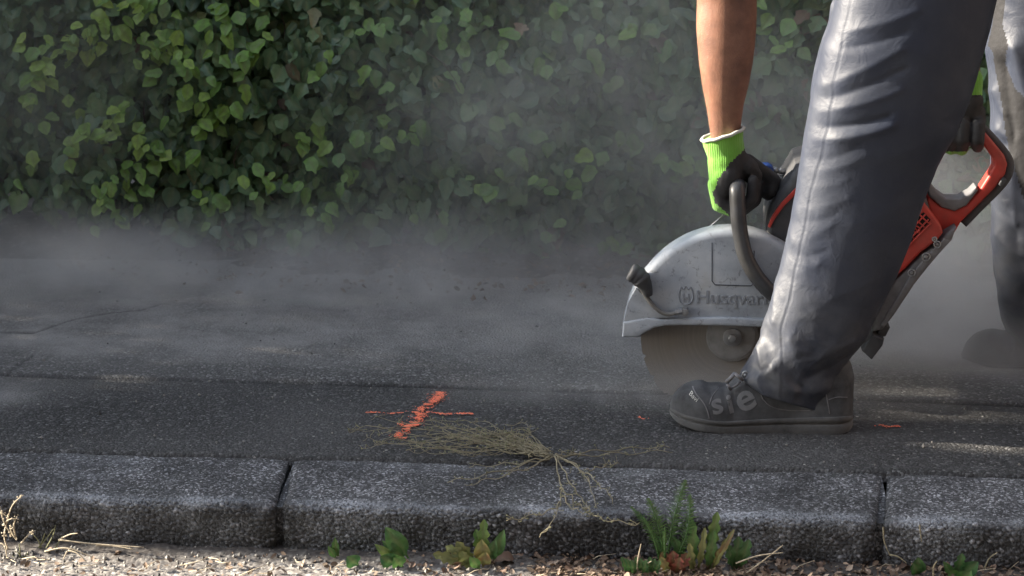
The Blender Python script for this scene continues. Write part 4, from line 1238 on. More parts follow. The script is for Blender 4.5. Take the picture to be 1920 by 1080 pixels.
# blade, flange and arbor bolt (at rest)
br = V(1372 + 170, 630, YS)[0] - V(1372, 630, YS)[0]
mb = MB(); n_ = 240; ring = []
for i in range(n_):
    t_ = math.tau * i / n_; r_ = br - (.006 if i % 10 == 0 else 0); ring.append((r_ * math.cos(t_), r_ * math.sin(t_)))
mb.prism(ring, -.0018, .0018)
bl = mb.build('blade', M['blade'], saw); bl.location = (cc[0], YS, cc[2])
mb = MB(); ccx, ccz = cc[0] + .003, cc[2]
def disc(mb, x, z, r_, y0, y1, bev=0, n=40, m=0): mb.prism([(x + r_ * math.cos(math.tau * i / n), z + r_ * math.sin(math.tau * i / n)) for i in range(n)], y0, y1, bev, m)
disc(mb, ccx, ccz, .050, YS - .010, YS - .001, .003); disc(mb, ccx, ccz, .044, YS - .012, YS - .009, .001)
mb.build('blade_flange', M['hub'], saw, True, 35)
mb = MB(); disc(mb, ccx, ccz, .018, YS - .016, YS - .011, .001, 32); disc(mb, ccx, ccz, .0085, YS - .024, YS - .015, .002, 6)
mb.build('arbor_bolt', M['steel'], saw, True, 35)
# guard adjusting grip, water hose and its nozzle
mb = MB()
Yg = YS - .046
gp = spline([(1181, 509), (1197, 518), (1209, 534), (1217, 555)], 20)
mb.tube([V(a, b, Yg) for a, b in gp], [.0145] + [.0178 + (.0012 if i % 3 == 0 else -.0004) for i in range(1, 11)] + list(np.linspace(.0155, .007, 9)), 16)
mb.build('adjusting_grip', M['dark_plastic'], saw, True)
mb = MB(); mb.tube([V(a, b, Yg + .002) for a, b in spline([(1204, 543), (1212, 556), (1226, 574), (1246, 588), (1270, 587)], 24)], .0042, 8)
mb.build('water_hose', M['hose'], saw, True)
mb = MB(); mb.tube([V(1266, 585, Yg), V(1279, 584, Yg)], [.0058, .0062], 8); mb.tube([V(1272, 585, Yg), V(1273.5, 585, Yg)], .0075, 6)
q = V(1284, 585, Yg); disc(mb, q[0], q[2], .0078, Yg - .004, Yg + .012, .001, 6); disc(mb, q[0], q[2], .003, Yg - .0055, Yg, 0, 12)
mb.build('hose_nozzle', M['steel'], saw, True, 35)
# front handle tube: runs away from the camera through the fist, bends down and back to the engine
hp = [P(1392, 352, .32), P(1388, 350, .20), P(1385, 348, .06), P(1383, 348, -.015), P(1382, 358, -.040), P(1383, 385, -.046), P(1387, 430, -.050), P(1398, 480, -.052), P(1420, 520, -.052), P(1450, 552, -.050), P(1490, 580, -.035), P(1530, 590, 0)]
mb = MB(); mb.tube([tuple(a) for a in spline(hp, 70)], .0148, 20); mb.build('front_handle', M['tube'], saw, True)
mb = MB(); mb.tube([P(1362, 398, .03), P(1342, 416, .03), P(1322, 433, .03)], .0017, 6); mb.build('control_cable', M['steel'], saw, True)
mb = MB(); mb.prism(px_poly([(1418, 309), (1440, 308), (1449, 313), (1451, 324), (1436, 327), (1418, 326)], YS + .09), YS + .085, YS + .115, .003); mb.build('water_valve', M['blue'], saw, True, 40)
mb = MB(); mb.tube([P(1450, 319, .1), P(1458, 320, .1)], .0065, 8); mb.tube([P(1457, 320, .1), P(1474, 323, .1)], .0050, 8); mb.tube([P(1462, 320, .1), P(1464, 320.5, .1)], .0072, 6); mb.tube([P(1463, 330, .1), P(1470, 345, .1)], .0045, 8)
mb.build('hose_coupling', M['steel'], saw, True)
# engine housing and cover
mb = MB(); mb.prism(px_poly([(1436, 424), (1440, 405), (1462, 360), (1492, 308), (1560, 284), (1660, 300), (1730, 350), (1745, 400), (1700, 480), (1650, 560), (1620, 610), (1520, 620), (1470, 560), (1440, 470)], YS + .03), YS + .0, YS + .20, .015, seg=4)
mb.build('engine_housing', M['dark_plastic'], saw, True, 40)
mb = MB(); mb.prism(px_poly([(1440, 424), (1448, 404), (1464, 381), (1492, 352), (1530, 335), (1530, 341), (1496, 360), (1469, 387), (1454, 408), (1444, 427)], YS - .001), YS - .004, YS + .003, .001)
mb.build('trim_stripe', M['red'], saw, True, 40)
mb = MB(); mb.prism(px_poly([(1500, 560), (1510, 530), (1560, 480), (1620, 500), (1625, 560), (1560, 600), (1500, 606)], YS - .03), YS - .048, YS - .0, .008)
mb.build('belt_cover', M['grey_plastic'], saw, True, 40)
# red top cover with vent grille
mb = MB(); mb.prism(px_poly([(1600, 400), (1690, 355), (1730, 376), (1764, 422), (1768, 436), (1755, 452), (1727, 472), (1698, 502), (1677, 521), (1655, 556), (1640, 590), (1610, 590)], YS - .01), YS - .016, YS + .15, .006, seg=3)
cov = mb.build('engine_cover', M['red'], saw, True, 40)
mb = MB(); Yv_ = YS - .0165
mb.prism(px_poly([(1732, 398), (1745, 412), (1735, 424), (1712, 448), (1692, 476), (1684, 470), (1700, 420)], Yv_), Yv_ - .0005, Yv_ + .003)
mb.build('vent_shade_plate', simple('vent_shade_black', (.008, .008, .008), .9), cov)  # black plate stands in for the shaded vent holes
mb = MB()
for a, b in (((1722, 400), (1742, 420)), ((1714, 408), (1734, 427)), ((1706, 418), (1724, 437)), ((1698, 430), (1714, 448)), ((1735, 402), (1700, 440)), ((1741, 411), (1703, 452)), ((1728, 396), (1690, 440)), ((1745, 418), (1700, 465))):
    mb.tube([V(*a, Yv_ - .001), V(*b, Yv_ - .001)], .0016, 6)
q = V(1718, 430, Yv_); mb.tube([(q[0] + .006 * math.cos(t), Yv_ - .0015, q[2] + .006 * math.sin(t)) for t in np.linspace(0, math.tau, 17)], .0016, 6)
mb.build('vent_grille', M['red'], cov, True)
# rear handle
rh = [(1768, 243), (1787, 238), (1812, 231), (1836, 236), (1860, 263), (1883, 291), (1889, 308), (1885, 327), (1868, 350), (1836, 383), (1802, 416), (1788, 440), (1778, 455), (1762, 446), (1752, 420), (1736, 384), (1740, 366),
      (1764, 387), (1790, 394), (1812, 384), (1836, 356), (1856, 325), (1863, 312), (1862, 298), (1844, 272), (1829, 257), (1812, 255), (1770, 266)]
mb = MB(); mb.prism(px_poly(rh, YH - .018), YH - .020, YH + .020, .006, seg=4)
handle = mb.build('rear_handle', M['red'], saw, True, 50)
mb = MB(); mb.prism(px_poly([(1738, 338), (1746, 347), (1758, 361), (1774, 372), (1799, 372), (1819, 361), (1830, 350), (1834, 357), (1812, 385), (1790, 396), (1766, 389), (1742, 368)], YH - .02), YH - .0225, YH + .0225, .004)
mb.build('handle_shroud', M['grey_plastic'], handle, True, 50)
mb = MB(); mb.tube([V(a, b, YH) for a, b in spline([(1838, 236), (1862, 261), (1886, 290), (1893, 309), (1889, 330), (1872, 353), (1838, 387), (1806, 420)], 40)], .0042, 8, flat=2.0)
q = [(1872, 345), (1880, 332), (1888, 338), (1878, 352)]; mb.prism(px_poly(q, YH - .02), YH - .024, YH + .02, .002)
mb.build('handle_seam', M['dark_plastic'], handle, True)
# underside casting, bolts, foot
mb = MB(); mb.prism(px_poly([(1792, 424), (1784, 448), (1762, 472), (1738, 500), (1713, 532), (1700, 552), (1676, 588), (1654, 616), (1634, 620), (1641, 590), (1657, 555), (1676, 523), (1697, 504), (1727, 474), (1755, 455), (1772, 436)], YS - .0), YS - .012, YS + .13, .006)
mb.prism(px_poly([(1780, 448), (1768, 444), (1742, 470), (1706, 512), (1690, 540), (1650, 605), (1656, 610), (1698, 548), (1722, 512)], YS - .0), YS - .016, YS - .01, .002)
cast = mb.build('underside_casting', M['grey_plastic'], saw, True, 40)
mb = MB()
for a, b, r_ in ((1736, 481, .0075), (1709, 511, .0065), (1757, 458, .006), (1752, 448, .004)):
    q = V(a, b, YS - .014); mb.tube([(q[0] + r_ * math.cos(t), YS - .0165, q[2] + r_ * math.sin(t)) for t in np.linspace(0, math.tau, 17)], .0014, 6); disc(mb, q[0], q[2], r_ * .5, YS - .018, YS - .01, .001, 6)
mb.build('bolt', M['steel'], cast, True, 40)
mb = MB(); mb.prism(px_poly([(1634, 618), (1641, 622), (1655, 628), (1652, 640), (1632, 666), (1614, 650), (1628, 628)], YS + .02), YS - .012, YS + .05, .003)
mb.prism(px_poly([(1655, 606), (1668, 612), (1660, 628), (1648, 630), (1645, 620)], YS + .02), YS + .01, YS + .06, .002)
mb.build('support_foot', M['dark_plastic'], saw, True, 40)
reparent(saw)

# ------------------------------------------------------------------ weeds and litter in the gutter
def blade_leaf(mb, tn_, base, tip, wid, kind=0, bend=.15, tint=.5, fold=.25, n=9, lobes=0):
    """leaf from base to tip facing the camera roughly; appends verts and returns tints"""
    base = np.array(base, float); tip = np.array(tip, float); ax = tip - base; L = np.linalg.norm(ax); ax /= L
    vw = np.array([.05, -1, .35]); side = np.cross(ax, vw); side /= np.linalg.norm(side); nr = np.cross(side, ax)
    if nr[1] > 0: nr = -nr
    v = []; na = 5; tt = np.linspace(0, 1, n)
    for i, t in enumerate(tt):
        if kind == 0: w_ = wid * math.sin(math.pi * min(1, max(.0, (t - .22) / .78)) ** .8) ** .8 if t > .22 else 0; w_ = max(w_, .0016 if t < .99 else .0003)
        elif kind == 1: w_ = wid * (.25 + .75 * math.sin(math.pi * t ** 1.3) ** .8) * (1 - .45 * ((i % 2) == 0) * (0 < i < n - 1)); w_ = w_ if t < .99 else .0005; w_ = max(w_ * sstep(-.05, .25, t), .0015)
        c = base + ax * L * t + nr * (bend * L * math.sin(math.pi * t * .9)) * 1.0 + np.array([0, 0, -1]) * bend * .5 * L * t ** 3
        for a in np.linspace(-1, 1, na):
            v.append(c + side * a * w_ + nr * abs(a) * w_ * fold + nr * .1 * w_ * math.sin(i * 1.7 + a * 2))
    mb.add(v, [tuple(q) for q in grid_faces(na, n)])
    tn_ += [tint + .12 * math.sin(k) for k in range(len(v))]
    return [max(0, 1 - abs(a) * 2) for _ in tt for a in np.linspace(-1, 1, na)]

def plant(name, leaves, mat, label, cat, group=None, loc=None, parts=None):
    root = empty(name, loc if loc is not None else leaves[0][0])
    for pname, lv, mt in (parts or [('leaves', leaves, mat)]):
        mb = MB(); tn_ = []; ve = []
        for L_ in lv:
            kw = L_[3] if len(L_) > 3 else {}
            ve += blade_leaf(mb, tn_, L_[0], L_[1], L_[2], **kw)
        o = mb.build(pname, mt, root, True); attr(o.data, 'tint', np.clip(tn_, 0, 1)); attr(o.data, 'vein', ve)
    tag(root, label, cat, group)
    return root

YP = KF - .030
def GP(px, py, dy=0.0): return V(px, py, YP + dy)
ZR = -KH + .006
def base_at(px, dy=0.0):
    q = V(px, 1000, YP + dy); return np.array([q[0], YP + dy, ZR])
# feathery yarrow
def frond(mb, tn_, base, tip, bow, wid):
    base = np.array(base); tip = np.array(tip); n = 34; ax = tip - base; L = np.linalg.norm(ax)
    pts = []
    for i in range(n + 1):
        t = i / n; pts.append(base + ax * t + np.array([bow * math.sin(math.pi * t), -.012 * math.sin(math.pi * t), 0]) + np.array([0, 0, -.06 * L * max(0, t - .7) ** 2 * 8]))
    n0 = mb.n; mb.tube(pts[::3] + [pts[-1]], np.linspace(.0016, .0005, len(pts[::3]) + 1), 5); tn_ += [.35] * (mb.n - n0)
    for i in range(7, n):
        t = i / n; w_ = .95 * wid * math.sin(math.pi * ((t - .2) / .82) ** .75) ** .7
        d = pts[i + 1] - pts[i]; d /= np.linalg.norm(d); s_ = np.cross(d, [0, -1, .3]); s_ /= np.linalg.norm(s_)
        for sg in (-1, 1):
            for sub in range(3):
                w2 = w_ * rng.uniform(.7, 1.1) * (1, .75, .6)[sub] * (.85, 1.1)[i % 2]
                e = (s_ * sg * 1.0 + d * (.35 + .35 * sub) + np.array([0, rng.normal(0, .35), 0])); e /= np.linalg.norm(e)
                p = pts[i] + d * .001 * sub; q = p + e * w2; th = np.cross(e, [0, 1, 0]) * .00035 + np.array([0, 0, .0001])
                mb.add([p - th, p + th, p + e * w2 * .6 + th * 1.6, q, p + e * w2 * .6 - th * 1.6], [(0, 1, 2, 3, 4)]); tn_ += [rng.uniform(.2, .6) + .3 * t ** 3] * 5
yr = empty('yarrow_plant', base_at(1245)); mb = MB(); tn_ = []
for bx_, tx_, ty_, bow, wd, dy in ((1252, 1286, 892, -.006, .024, .0), (1256, 1293, 920, .012, .020, -.008), (1245, 1214, 928, .008, .022, -.004), (1240, 1182, 944, .014, .015, .004), (1238, 1206, 965, .008, .006, -.012), (1248, 1246, 985, .0, .006, -.02)):
    tp = GP(tx_, ty_, dy - .006); frond(mb, tn_, base_at(bx_, dy), tp, bow, wd)
o = mb.build('fronds', M['weed'], yr, True); attr(o.data, 'tint', tn_); attr(o.data, 'vein', [0.] * len(tn_))
tag(yr, 'feathery green yarrow plant growing in the gutter against the kerb', 'plant'); reparent(yr)
def lv(b, tx, ty, w_, dy=0.0, **kw): return (base_at(b, dy), GP(tx, ty, dy - .01), w_, kw)
def P_(name, leaves, mat, label, cat='weed', parts=None):
    r = plant(name, leaves, mat, label, cat, None, leaves[0][0] if leaves else parts[0][1][0][0], parts); reparent(r); return r
P_('dandelion_plant', None, None, 'fading dandelion with yellowed toothed leaves right of the yarrow', 'weed',
   [('green_leaves', [lv(1285, 1262, 1002, .012, .002, kind=1, tint=.3), lv(1300, 1298, 960, .011, .0, kind=1, tint=.55, bend=.2), lv(1325, 1345, 952, .012, .0, kind=1, tint=.75, bend=.1, n=13), lv(1330, 1338, 985, .010, -.01, kind=1, tint=.5)], M['weed']),
    ('yellow_leaves', [lv(1310, 1322, 980, .007, -.012, kind=1, tint=.35), lv(1300, 1292, 1012, .008, -.02, kind=1, tint=.4), lv(1335, 1362, 1002, .006, -.014, kind=1, tint=.45), lv(1335, 1378, 972, .006, .002, kind=1, tint=.62, bend=.3), lv(1322, 1372, 1000, .006, -.004, kind=1, tint=.55, bend=.2), lv(1305, 1283, 1030, .006, -.02, kind=1, tint=.2)], M['yellowweed'])])
P_('dandelion_plant', [lv(1380, 1385, 998, .013, .0, kind=1, tint=.15), lv(1385, 1405, 1004, .012, -.002, kind=1, tint=.2), lv(1378, 1362, 1012, .010, .0, kind=1, tint=.2)], M['weed'], 'small dark green lobed weed at the kerb foot below the shoe')
P_('red_weed', [lv(1262, 1240, 1030, .012, -.02, kind=1, tint=.8), lv(1265, 1262, 1028, .014, -.022, kind=1, tint=1.0), lv(1270, 1290, 1032, .013, -.022, kind=1, tint=1.0), lv(1268, 1275, 1040, .012, -.03, kind=1, tint=.95), lv(1255, 1238, 1040, .009, -.028, kind=1, tint=.55)], M['yellowweed'], 'low reddish weed rosette at the foot of the yarrow')
P_('broadleaf_weed', [lv(768, 722, 980, .017, .0, tint=.25, n=13), (lv(765, 716, 1008, .010, -.006, tint=.3, n=13)), lv(745, 702, 1015, .008, -.012, tint=.85), lv(742, 712, 1040, .014, -.02, tint=.05), lv(755, 738, 1042, .013, -.03, tint=.4)], M['weed'], 'broad leaved green weed with two pointed leaves left of the middle')
P_('sprig_weed', [lv(632, 628, 1002, .006, 0, tint=.45), lv(630, 615, 1020, .006, -.004, tint=.4), lv(636, 622, 1012, .005, 0, tint=.6)], M['weed'], 'tiny upright green sprig at the kerb foot, leftmost of the weeds')
P_('round_leaf_weed', [lv(672, 650, 1040, .014, -.03, tint=.1)], M['weed'], 'single rounded bluish green leaf beside the tiny sprig')
P_('mixed_weed', None, None, 'bushy weed with mottled yellow green leaves in the middle of the gutter', 'weed',
   [('green_leaves', [lv(905, 908, 965, .012, .004, kind=1, tint=.75, n=11), lv(905, 892, 985, .010, .002, kind=1, tint=.6), lv(925, 946, 985, .011, .0, tint=.35), lv(915, 930, 1005, .010, -.006, tint=.25), lv(900, 880, 1040, .009, -.03, tint=.5)], M['weed']),
    ('yellow_leaves', [lv(900, 812, 1036, .013, -.02, kind=1, tint=.25, n=13, bend=.05), lv(895, 835, 1018, .012, -.012, kind=1, tint=.15, n=11), lv(890, 855, 1010, .012, -.01, kind=1, tint=.3), lv(905, 903, 1005, .014, -.012, tint=.5), lv(905, 912, 1030, .012, -.02, tint=.6), lv(880, 865, 1030, .012, -.02, kind=1, tint=.2)], M['yellowweed'])])
P_('rosette_weed', [lv(1722, 1722, 1040, .013, -.004, tint=.25), lv(1726, 1712, 1052, .010, -.01, tint=.3)], M['weed'], 'single round dark green leaf at the foot of the right kerb stone')
P_('rosette_weed', [lv(1795, 1804, 1032, .011, -.002, kind=1, tint=.2), lv(1800, 1835, 1048, .014, -.004, tint=.05), lv(1800, 1822, 1066, .013, -.03, tint=.4), lv(1790, 1768, 1048, .007, -.006, tint=.3), lv(1795, 1790, 1075, .014, -.035, tint=.15), lv(1798, 1778, 1064, .011, -.02, tint=.5)], M['weed'], 'spreading green weed rosette at the bottom right against the kerb')
P_('moss_weed', [lv(1180 + 6 * k, 1165 + 9 * k, 1040 + 3 * (k % 3), .006, -.03 - .004 * (k % 3), kind=1, tint=.1) for k in range(9)], M['weed'], 'low mat of small dark feathery leaves left of the yarrow')

# pulled dry weed bundle lying across the asphalt and the kerb
wb = empty('dry_weed_bundle', G(1030, 868)); mb = MB(); ms = MB()
def ground_h(x, y): return -.012 * np.clip((KB - y) / KW, 0, 1) if y > KF + .03 else -.02
def stem(pxs, r0, r1, lift=.01, buds=10):
    g = spline([G(a, b)[:2] for a, b in pxs], 22); pts = []
    ph = rng.uniform(0, 9)
    for i, (x, y) in enumerate(g):
        z = .004 + r0 + ground_h(x, y) + lift * (.4 + .6 * math.sin(i * .5 + ph) ** 2) * rng.uniform(.9, 1.1)
        pts.append((x + .0012 * math.sin(i * 1.9 + ph), y + .0012 * math.cos(i * 2.3 + ph), z))
    mb.tube(pts, np.linspace(r0, r1, len(pts)), 5)
    for _ in range(buds):
        i = int(len(pts) * rng.uniform(.3, 1) ** .8) - 1; p = np.array(pts[i]); d = rng.normal(0, 1, 3); d[2] = abs(d[2]) * .6; d /= np.linalg.norm(d); q = p + d * rng.uniform(.004, .014)
        mb.tube([p, (p + q) / 2 + rng.normal(0, .001, 3), q], [.0006, .0005, .0004], 4, cap=False); grit(ms, q, rng.uniform(.0010, .0021))
for k in range(46):
    ty = rng.normal(838, 12); tx = rng.uniform(650, 930) if k % 4 else rng.uniform(880, 980)
    if k % 5 == 0: ty = rng.uniform(800, 822)
    mx = (tx + 1035) / 2; stem([(1038 - abs(rng.normal(0, 34)), 864 + rng.normal(0, 5)), (975 + rng.normal(0, 14), 850 + rng.normal(0, 9)), (mx, (ty + 850) / 2 + rng.normal(0, 6)), (tx + 40, ty + rng.normal(0, 5)), (tx, ty + rng.normal(0, 7))], .0008, .0004, .014, 9)
for pts_ in ([(1040, 868), (1048, 900), (1052, 930), (1040, 960), (1012, 1000)], [(1040, 868), (1075, 880), (1100, 905), (1120, 948)], [(1040, 868), (1090, 890), (1128, 918), (1150, 938)], [(1050, 920), (1075, 935), (1100, 945)], [(1045, 870), (1062, 900), (1080, 925), (1104, 944)],
             [(1038, 868), (1100, 866), (1180, 862), (1262, 858)], [(1040, 868), (1120, 858), (1200, 852), (1255, 850)], [(1100, 892), (1130, 885), (1160, 880)], [(1035, 868), (1010, 838), (975, 824), (930, 826), (900, 815)], [(1030, 868), (960, 842), (880, 818), (800, 800)], [(1025, 866), (940, 836), (850, 828), (812, 806)],
             [(1030, 872), (980, 890), (920, 905), (870, 915)], [(1030, 870), (975, 884), (900, 900), (840, 908)], [(1050, 935), (1030, 950), (990, 960), (950, 968)], [(1100, 945), (1130, 965), (1200, 975)], [(1052, 930), (1085, 950), (1110, 955)], [(1038, 866), (985, 862), (900, 858), (760, 853)], [(1038, 870), (960, 880), (880, 884)], [(1040, 868), (1060, 862), (1095, 866)]):
    stem(pts_, .0013, .0006, .010, 14)
mb.build('stems', M['drystem'], wb, True); ms.build('seed_heads', M['seed'], wb)['kind'] = 'stuff'
tag(wb, 'pulled bundle of thin dry weed stems lying over the kerb beside the orange cross', 'dry weeds'); reparent(wb)

# dry grass tufts at the far left of the gutter
def tuft(name, stalks, mat, label, heads=True):
    mb = MB(); ms = MB()
    root = empty(name, base_at(stalks[0][0][0], stalks[0][2] if len(stalks[0]) > 2 else 0))
    for s_ in stalks:
        a, b = s_[0], s_[1]; dy = s_[2] if len(s_) > 2 else 0; mid = s_[3] if len(s_) > 3 else ((a[0] + b[0]) / 2 + rng.normal(0, 4), (a[1] + b[1]) / 2 - 4)
        pts = spline([GP(a[0], a[1], dy), GP(mid[0], mid[1], dy - .004), GP(b[0], b[1], dy - .008)], 12); pts[:, 2] = np.maximum(pts[:, 2], -KH + .004)
        mb.tube([tuple(q) for q in pts], np.linspace(.0016, .0007, 12), 5)
        if heads:
            for _ in range(7): i = int(rng.uniform(6, 12)); q = pts[i] + rng.normal(0, .0022, 3); grit(ms, q, .0018)
    mb.build('stalks', mat, root, True)
    if heads: ms.build('seed_heads', mat, root)['kind'] = 'stuff'
    tag(root, label, 'dry grass'); reparent(root)
tuft('dry_grass', [((8, 1000), (44, 928), .0, (22, 950)), ((2, 960), (30, 1012), 0, (10, 985)), ((30, 1010), (32, 968), 0), ((5, 985), (30, 972), 0), ((0, 950), (12, 968), 0), ((28, 1008), (20, 985), -.01), ((15, 1030), (8, 1000), -.01), ((40, 1018), (66, 995), 0), ((-10, 1020), (14, 1055), -.03, (8, 1022))], M['palestem'], 'pale dry grass tuft at the left edge leaning on the kerb')
tuft('dry_grass', [((60, 1040), (100, 992), 0), ((70, 1035), (84, 1000), 0), ((86, 1030), (104, 985), 0), ((80, 1035), (62, 1002), 0), ((100, 1035), (118, 1005), 0)], M['seed'], 'thin greenish grass wisps right of the left dry tuft', False)
tuft('dry_grass', [((84, 1034), (190, 1052), -.035, (128, 1028)), ((128, 1032), (162, 1054), -.045, (146, 1038)), ((126, 1034), (118, 1050), -.04), ((110, 1012), (270, 1026), -.012, (180, 1020)), ((180, 1022), (250, 1030), -.014, (215, 1024)), ((110, 1012), (146, 1000), -.01)], M['palestem'], 'long straw stalks lying flat in the gutter at the left', False)
tuft('green_grass', [((38, 1050), (36, 1020), -.03), ((38, 1050), (28, 1034), -.03), ((40, 1050), (52, 1036), -.03), ((34, 1050), (24, 1044), -.03)], M['seed'], 'small fresh grass blades by the left straw', False)
tuft('straw_stalk', [((1395, 1078), (1468, 1022), -.03, (1430, 1052)), ((1380, 1056), (1468, 1036), -.03)], M['palestem'], 'two crossed straw stalks rising from the litter left of the right joint', False)
tuft('straw_stalk', [((1195, 1078), (1202, 1020), -.04, (1196, 1050)), ((1202, 1072), (1222, 1052), -.04)], M['palestem'], 'upright thin straw in front of the yarrow', False)
tuft('broken_stem', [((1750, 1082), (1757, 1052), -.04)], M['drystem'], 'short greenish broken stem standing at the bottom right', False)
tuft('broken_stem', [((1846, 1066), (1870, 1036), -.01)], M['drystem'], 'slanting green stem beside the bottom right rosette', False)
tuft('broken_stem', [((1656, 988), (1668, 1040), .02, (1658, 1015)), ((1668, 1040), (1700, 1056), .012)], M['drystem'], 'green stem hanging down the face of the right kerb stone', False)
tuft('broken_stem', [((1724, 984), (1728, 1016), .02)], M['drystem'], 'short tan stem stuck to the face of the right kerb stone', False)

# dead leaves, each one its own
lt = leaf_template(0, 9, 7)
def dead_leaf(px, py, size, tint, tilt, spin, lift, label, kind=0):
    tv, tf, ve = leaf_template(kind, 9, 7)
    v = tv.copy(); v[:, 1] -= .5; c = rng.uniform(.4, 1.6)
    v[:, 2] += c * v[:, 0] ** 2 * 1.6 - rng.uniform(.2, .9) * v[:, 1] ** 2 + .05 * rng.normal(size=len(v)) * np.abs(v[:, 0]); v *= size
    Rm = np.array(Matrix.Rotation(R(spin), 3, 'Z') @ Matrix.Rotation(R(tilt), 3, 'X') @ Matrix.Rotation(R(rng.uniform(-25, 25)), 3, 'Y'))
    v = v @ Rm.T; v[:, 2] -= v[:, 2].min(); g = G(px, py, -KH + .006)
    me = mesh_np('dead_leaf', v, tf); attr(me, 'tint', np.clip(tint + .15 * rng.normal(size=len(v)) * 0 + 0 * ve, 0, 1)); attr(me, 'vein', ve * .5)
    o = link('dead_leaf', me, M['litter']); o.location = (g[0], g[1], -KH + .005 + lift)
    tag(o, label, 'dead leaf', 'dead leaves lying in the gutter')
tints = [('dark brown', .25), ('brown', .5), ('tan', .72), ('pale buff', .95)]
spots = [(1122, 1030, 'upright', .040, 75, 170, 0.0), (1025, 1040, 'flat', .036, 10, 60, 0), (975, 1050, 'flat', .034, 12, 100, 0), (938, 1046, 'curled', .034, 20, 80, 0), (948, 1058, 'long', .050, 15, 110, 0), (918, 1056, 'flat', .030, 14, 100, 0), (722, 1046, 'curled', .026, 20, 60, 0), (768, 1048, 'small', .018, 14, 120, 0), (852, 1066, 'long', .036, 20, 120, 0)]
side = 'lying in the gutter below the middle kerb stone'
words = {0: 'beneath the upright leaf stalk', }
used = set()
places = [(lambda x: x < 800, 'beside the broad leaved weed'), (lambda x: x < 900, 'below the bushy mottled weed'), (lambda x: x < 1000, 'right of the bushy mottled weed'), (lambda x: x < 1100, 'between the bushy weed and the yarrow'), (lambda x: x < 1200, 'left of the yarrow'), (lambda x: x < 1300, 'in front of the yarrow'),
          (lambda x: x < 1400, 'in front of the fading dandelion'), (lambda x: x < 1520, 'near the crossed straw stalks'), (lambda x: x < 1650, 'just left of the right kerb joint'), (lambda x: x < 1780, 'under the single round leaf at the right'), (lambda x: True, 'beside the bottom right rosette')]
def where(x): return next(t for f, t in places if f(x))
adj = ['crumpled', 'small', 'curled', 'folded', 'torn', 'wide', 'narrow', 'flat', 'cupped', 'shrivelled', 'twisted', 'ragged']
def unique(shape, cname, x):
    for a in [shape] + adj:
        t = f'{a} {cname} dead leaf {where(x)}'
        if t not in used: used.add(t); return t
    return t
for x, y, shp, sz, tl, sp, lf in spots:
    c = tints[int(rng.integers(1, 3))]; dead_leaf(x, y, sz * .72, c[1], tl, sp, lf, unique(shp, c[0], x))
for k in range(84):
    x = rng.uniform(1030, 1930) if k % 8 else rng.uniform(640, 1030); y = rng.uniform(1046, 1086) + (x - 1100) * .012
    c = tints[int(rng.choice([0, 0, 1, 1, 2, 3], 1)[0])]; sz = rng.uniform(.009, .022)
    dead_leaf(x, y, sz, c[1], rng.uniform(-18, 26), rng.uniform(0, 360), rng.uniform(0, .008), unique(adj[k % 12], c[0], x), int(k % 3 == 0))
mb = MB(); 
for k in range(150):
    x = rng.uniform(1000, 1930) if k % 4 else rng.uniform(0, 1000); y = rng.uniform(1040, 1085) + max(0, x - 1100) * .012; g = G(x, y, -KH + .008); a = rng.normal(0, .5); L = rng.uniform(.01, .05)
    d = np.array([math.cos(a), math.sin(a), rng.normal(.1, .15)]); p = g; pts = [p, p + d * L * .5 + rng.normal(0, .003, 3), p + d * L]
    pts = [np.maximum(q, [-99, -99, -KH + .006]) for q in pts]; mb.tube(pts, [.0009, .0008, .0005], 4)
tag(mb.build('straw_litter', M['palestem'], None, True), 'fine broken straw and twigs mixed into the gutter litter', 'straw litter', kind='stuff')
n = 3200
px_ = np.where(rng.uniform(size=n) < .93, rng.uniform(1000, 1950, n), rng.uniform(-20, 1000, n)); gp_ = np.array([G(a, rng.uniform(1040, 1090) + max(0, a - 1100) * .012, -KH + .008) for a in px_]); gp_[:, 2] += rng.uniform(0, .008, n)
gp_ = gp_[(gp_[:, 1] < KF - .004)]; n = len(gp_)
N = np.stack([rng.normal(0, .6, n), rng.normal(-.2, .6, n), np.ones(n)], 1); T = np.stack([rng.normal(0, 1, n), rng.normal(0, 1, n), rng.normal(0, .3, n)], 1)
tag(scatter_leaves('leaf_crumbs', gp_, N, T, rng.uniform(.004, .016, n), rng.beta(1.5, 1.8, n), M['litter'], None, 2, nt=4, na=3), 'small brown crumbs of leaf filling the gutter at the right', 'leaf litter', kind='stuff')

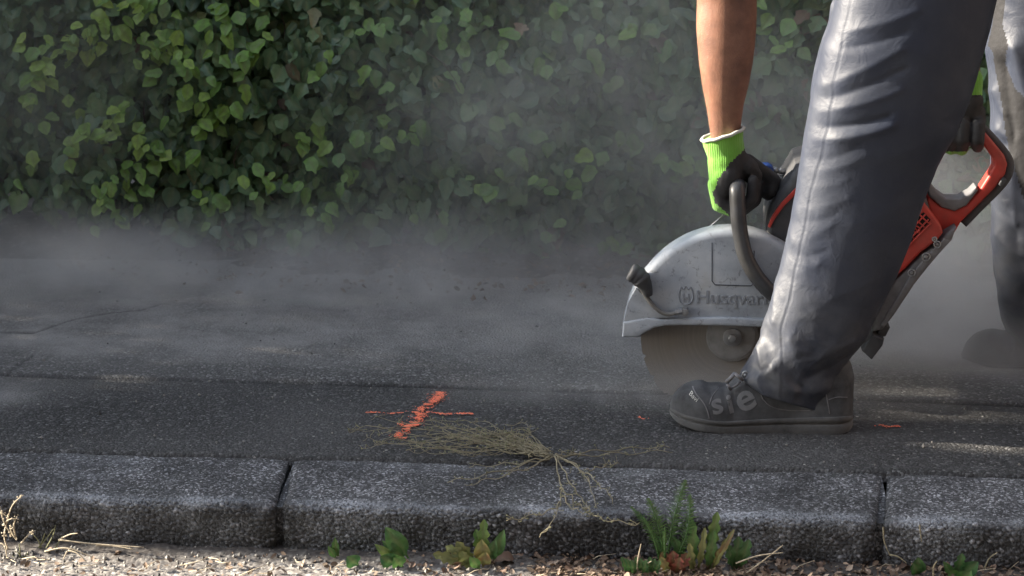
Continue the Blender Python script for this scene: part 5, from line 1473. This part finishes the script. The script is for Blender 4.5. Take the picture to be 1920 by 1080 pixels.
# ------------------------------------------------------------------ dust thrown up by the blade: real airborne dust, uneven, between kerb and hedge
t = NT('airborne_dust'); t.t.nodes.remove(t.out); t.out = t.t.nodes.new('ShaderNodeOutputMaterial')
p = t.pos()
def cloud(c, r, amp, soft=.0):
    mp = t.n('Mapping', {'Vector': p, 'Location': tuple(-a / b for a, b in zip(c, r)), 'Scale': tuple(1 / b for b in r)}).outputs[0]
    L_ = t.n('VectorMath', {0: mp}, operation='LENGTH').outputs['Value']
    f = t.n('MapRange', {'Value': L_, 'From Min': 1.0, 'From Max': 0.0, 'To Min': 0.0, 'To Max': 1.0}, interpolation_type='SMOOTHSTEP').outputs[0]
    return t.math('MULTIPLY', f, amp)
def wpx(px, py, Y): q = V(px, py, Y); return (q[0], q[1], q[2])
CL = [
    (wpx(1730, 560, FAR + .20), (.38, .32, .46), 7.0),
    (wpx(1640, 640, FAR + .10), (.55, .35, .28), 4.5),
    (wpx(1900, 700, FAR - .04), (.40, .25, .16), 4.0),
    (wpx(1280, 650, YS + .34), (.60, .28, .24), 2.8),
    (wpx(1080, 300, HEDGE - .20), (.85, .25, .62), 2.0),
    (wpx(1170, 60, HEDGE - .14), (.45, .2, .36), 1.6),
    (wpx(760, 500, HEDGE - .28), (1.1, .40, .18), 2.6),
    (wpx(60, 500, HEDGE - .30), (1.0, .45, .18), 3.2),
    (wpx(40, 160, HEDGE - .14), (.50, .25, .50), .9),
    (wpx(150, 650, HEDGE - .50), (.75, .30, .12), 4.2),
    (wpx(700, 620, HEDGE - .42), (1.1, .38, .13), 5.0),
    (wpx(1330, 760, LEG + .12), (.70, .20, .10), 3.0),
    (wpx(1480, 300, HEDGE - .2), (.50, .3, .6), 1.2),
]
tot = None
for c_, r_, a_ in CL:
    q = cloud(c_, r_, a_); tot = q if tot is None else t.math('ADD', tot, q)
nz = t.noise(p, 3.4, 6, .64, 1.0); nz2 = t.noise(t.n('Mapping', {'Vector': p, 'Scale': (1, 1, 1.6)}).outputs[0], 9, 3, .6, .6)
m_ = t.math('ADD', t.math('MULTIPLY', nz, .72), t.math('MULTIPLY', nz2, .28))
msk = t.ramp(m_, [(.36, .22), (.50, .85), (.64, 1.9)])
den = t.math('MULTIPLY', tot, msk)
vol = t.n('VolumePrincipled', {'Color': (.89, .90, .91, 1), 'Density': den, 'Anisotropy': .25})
t.L(vol.outputs[0], t.out.inputs['Volume'])
M['dust'] = t.m
mb = MB(); box(mb, -1.75, 1.75, KB - .05, HEDGE + .35, .007, .98)
dc = mb.build('dust_cloud', M['dust'])
tag(dc, 'pale drifting dust thrown up by the blade between saw and hedge', 'dust cloud', kind='stuff')
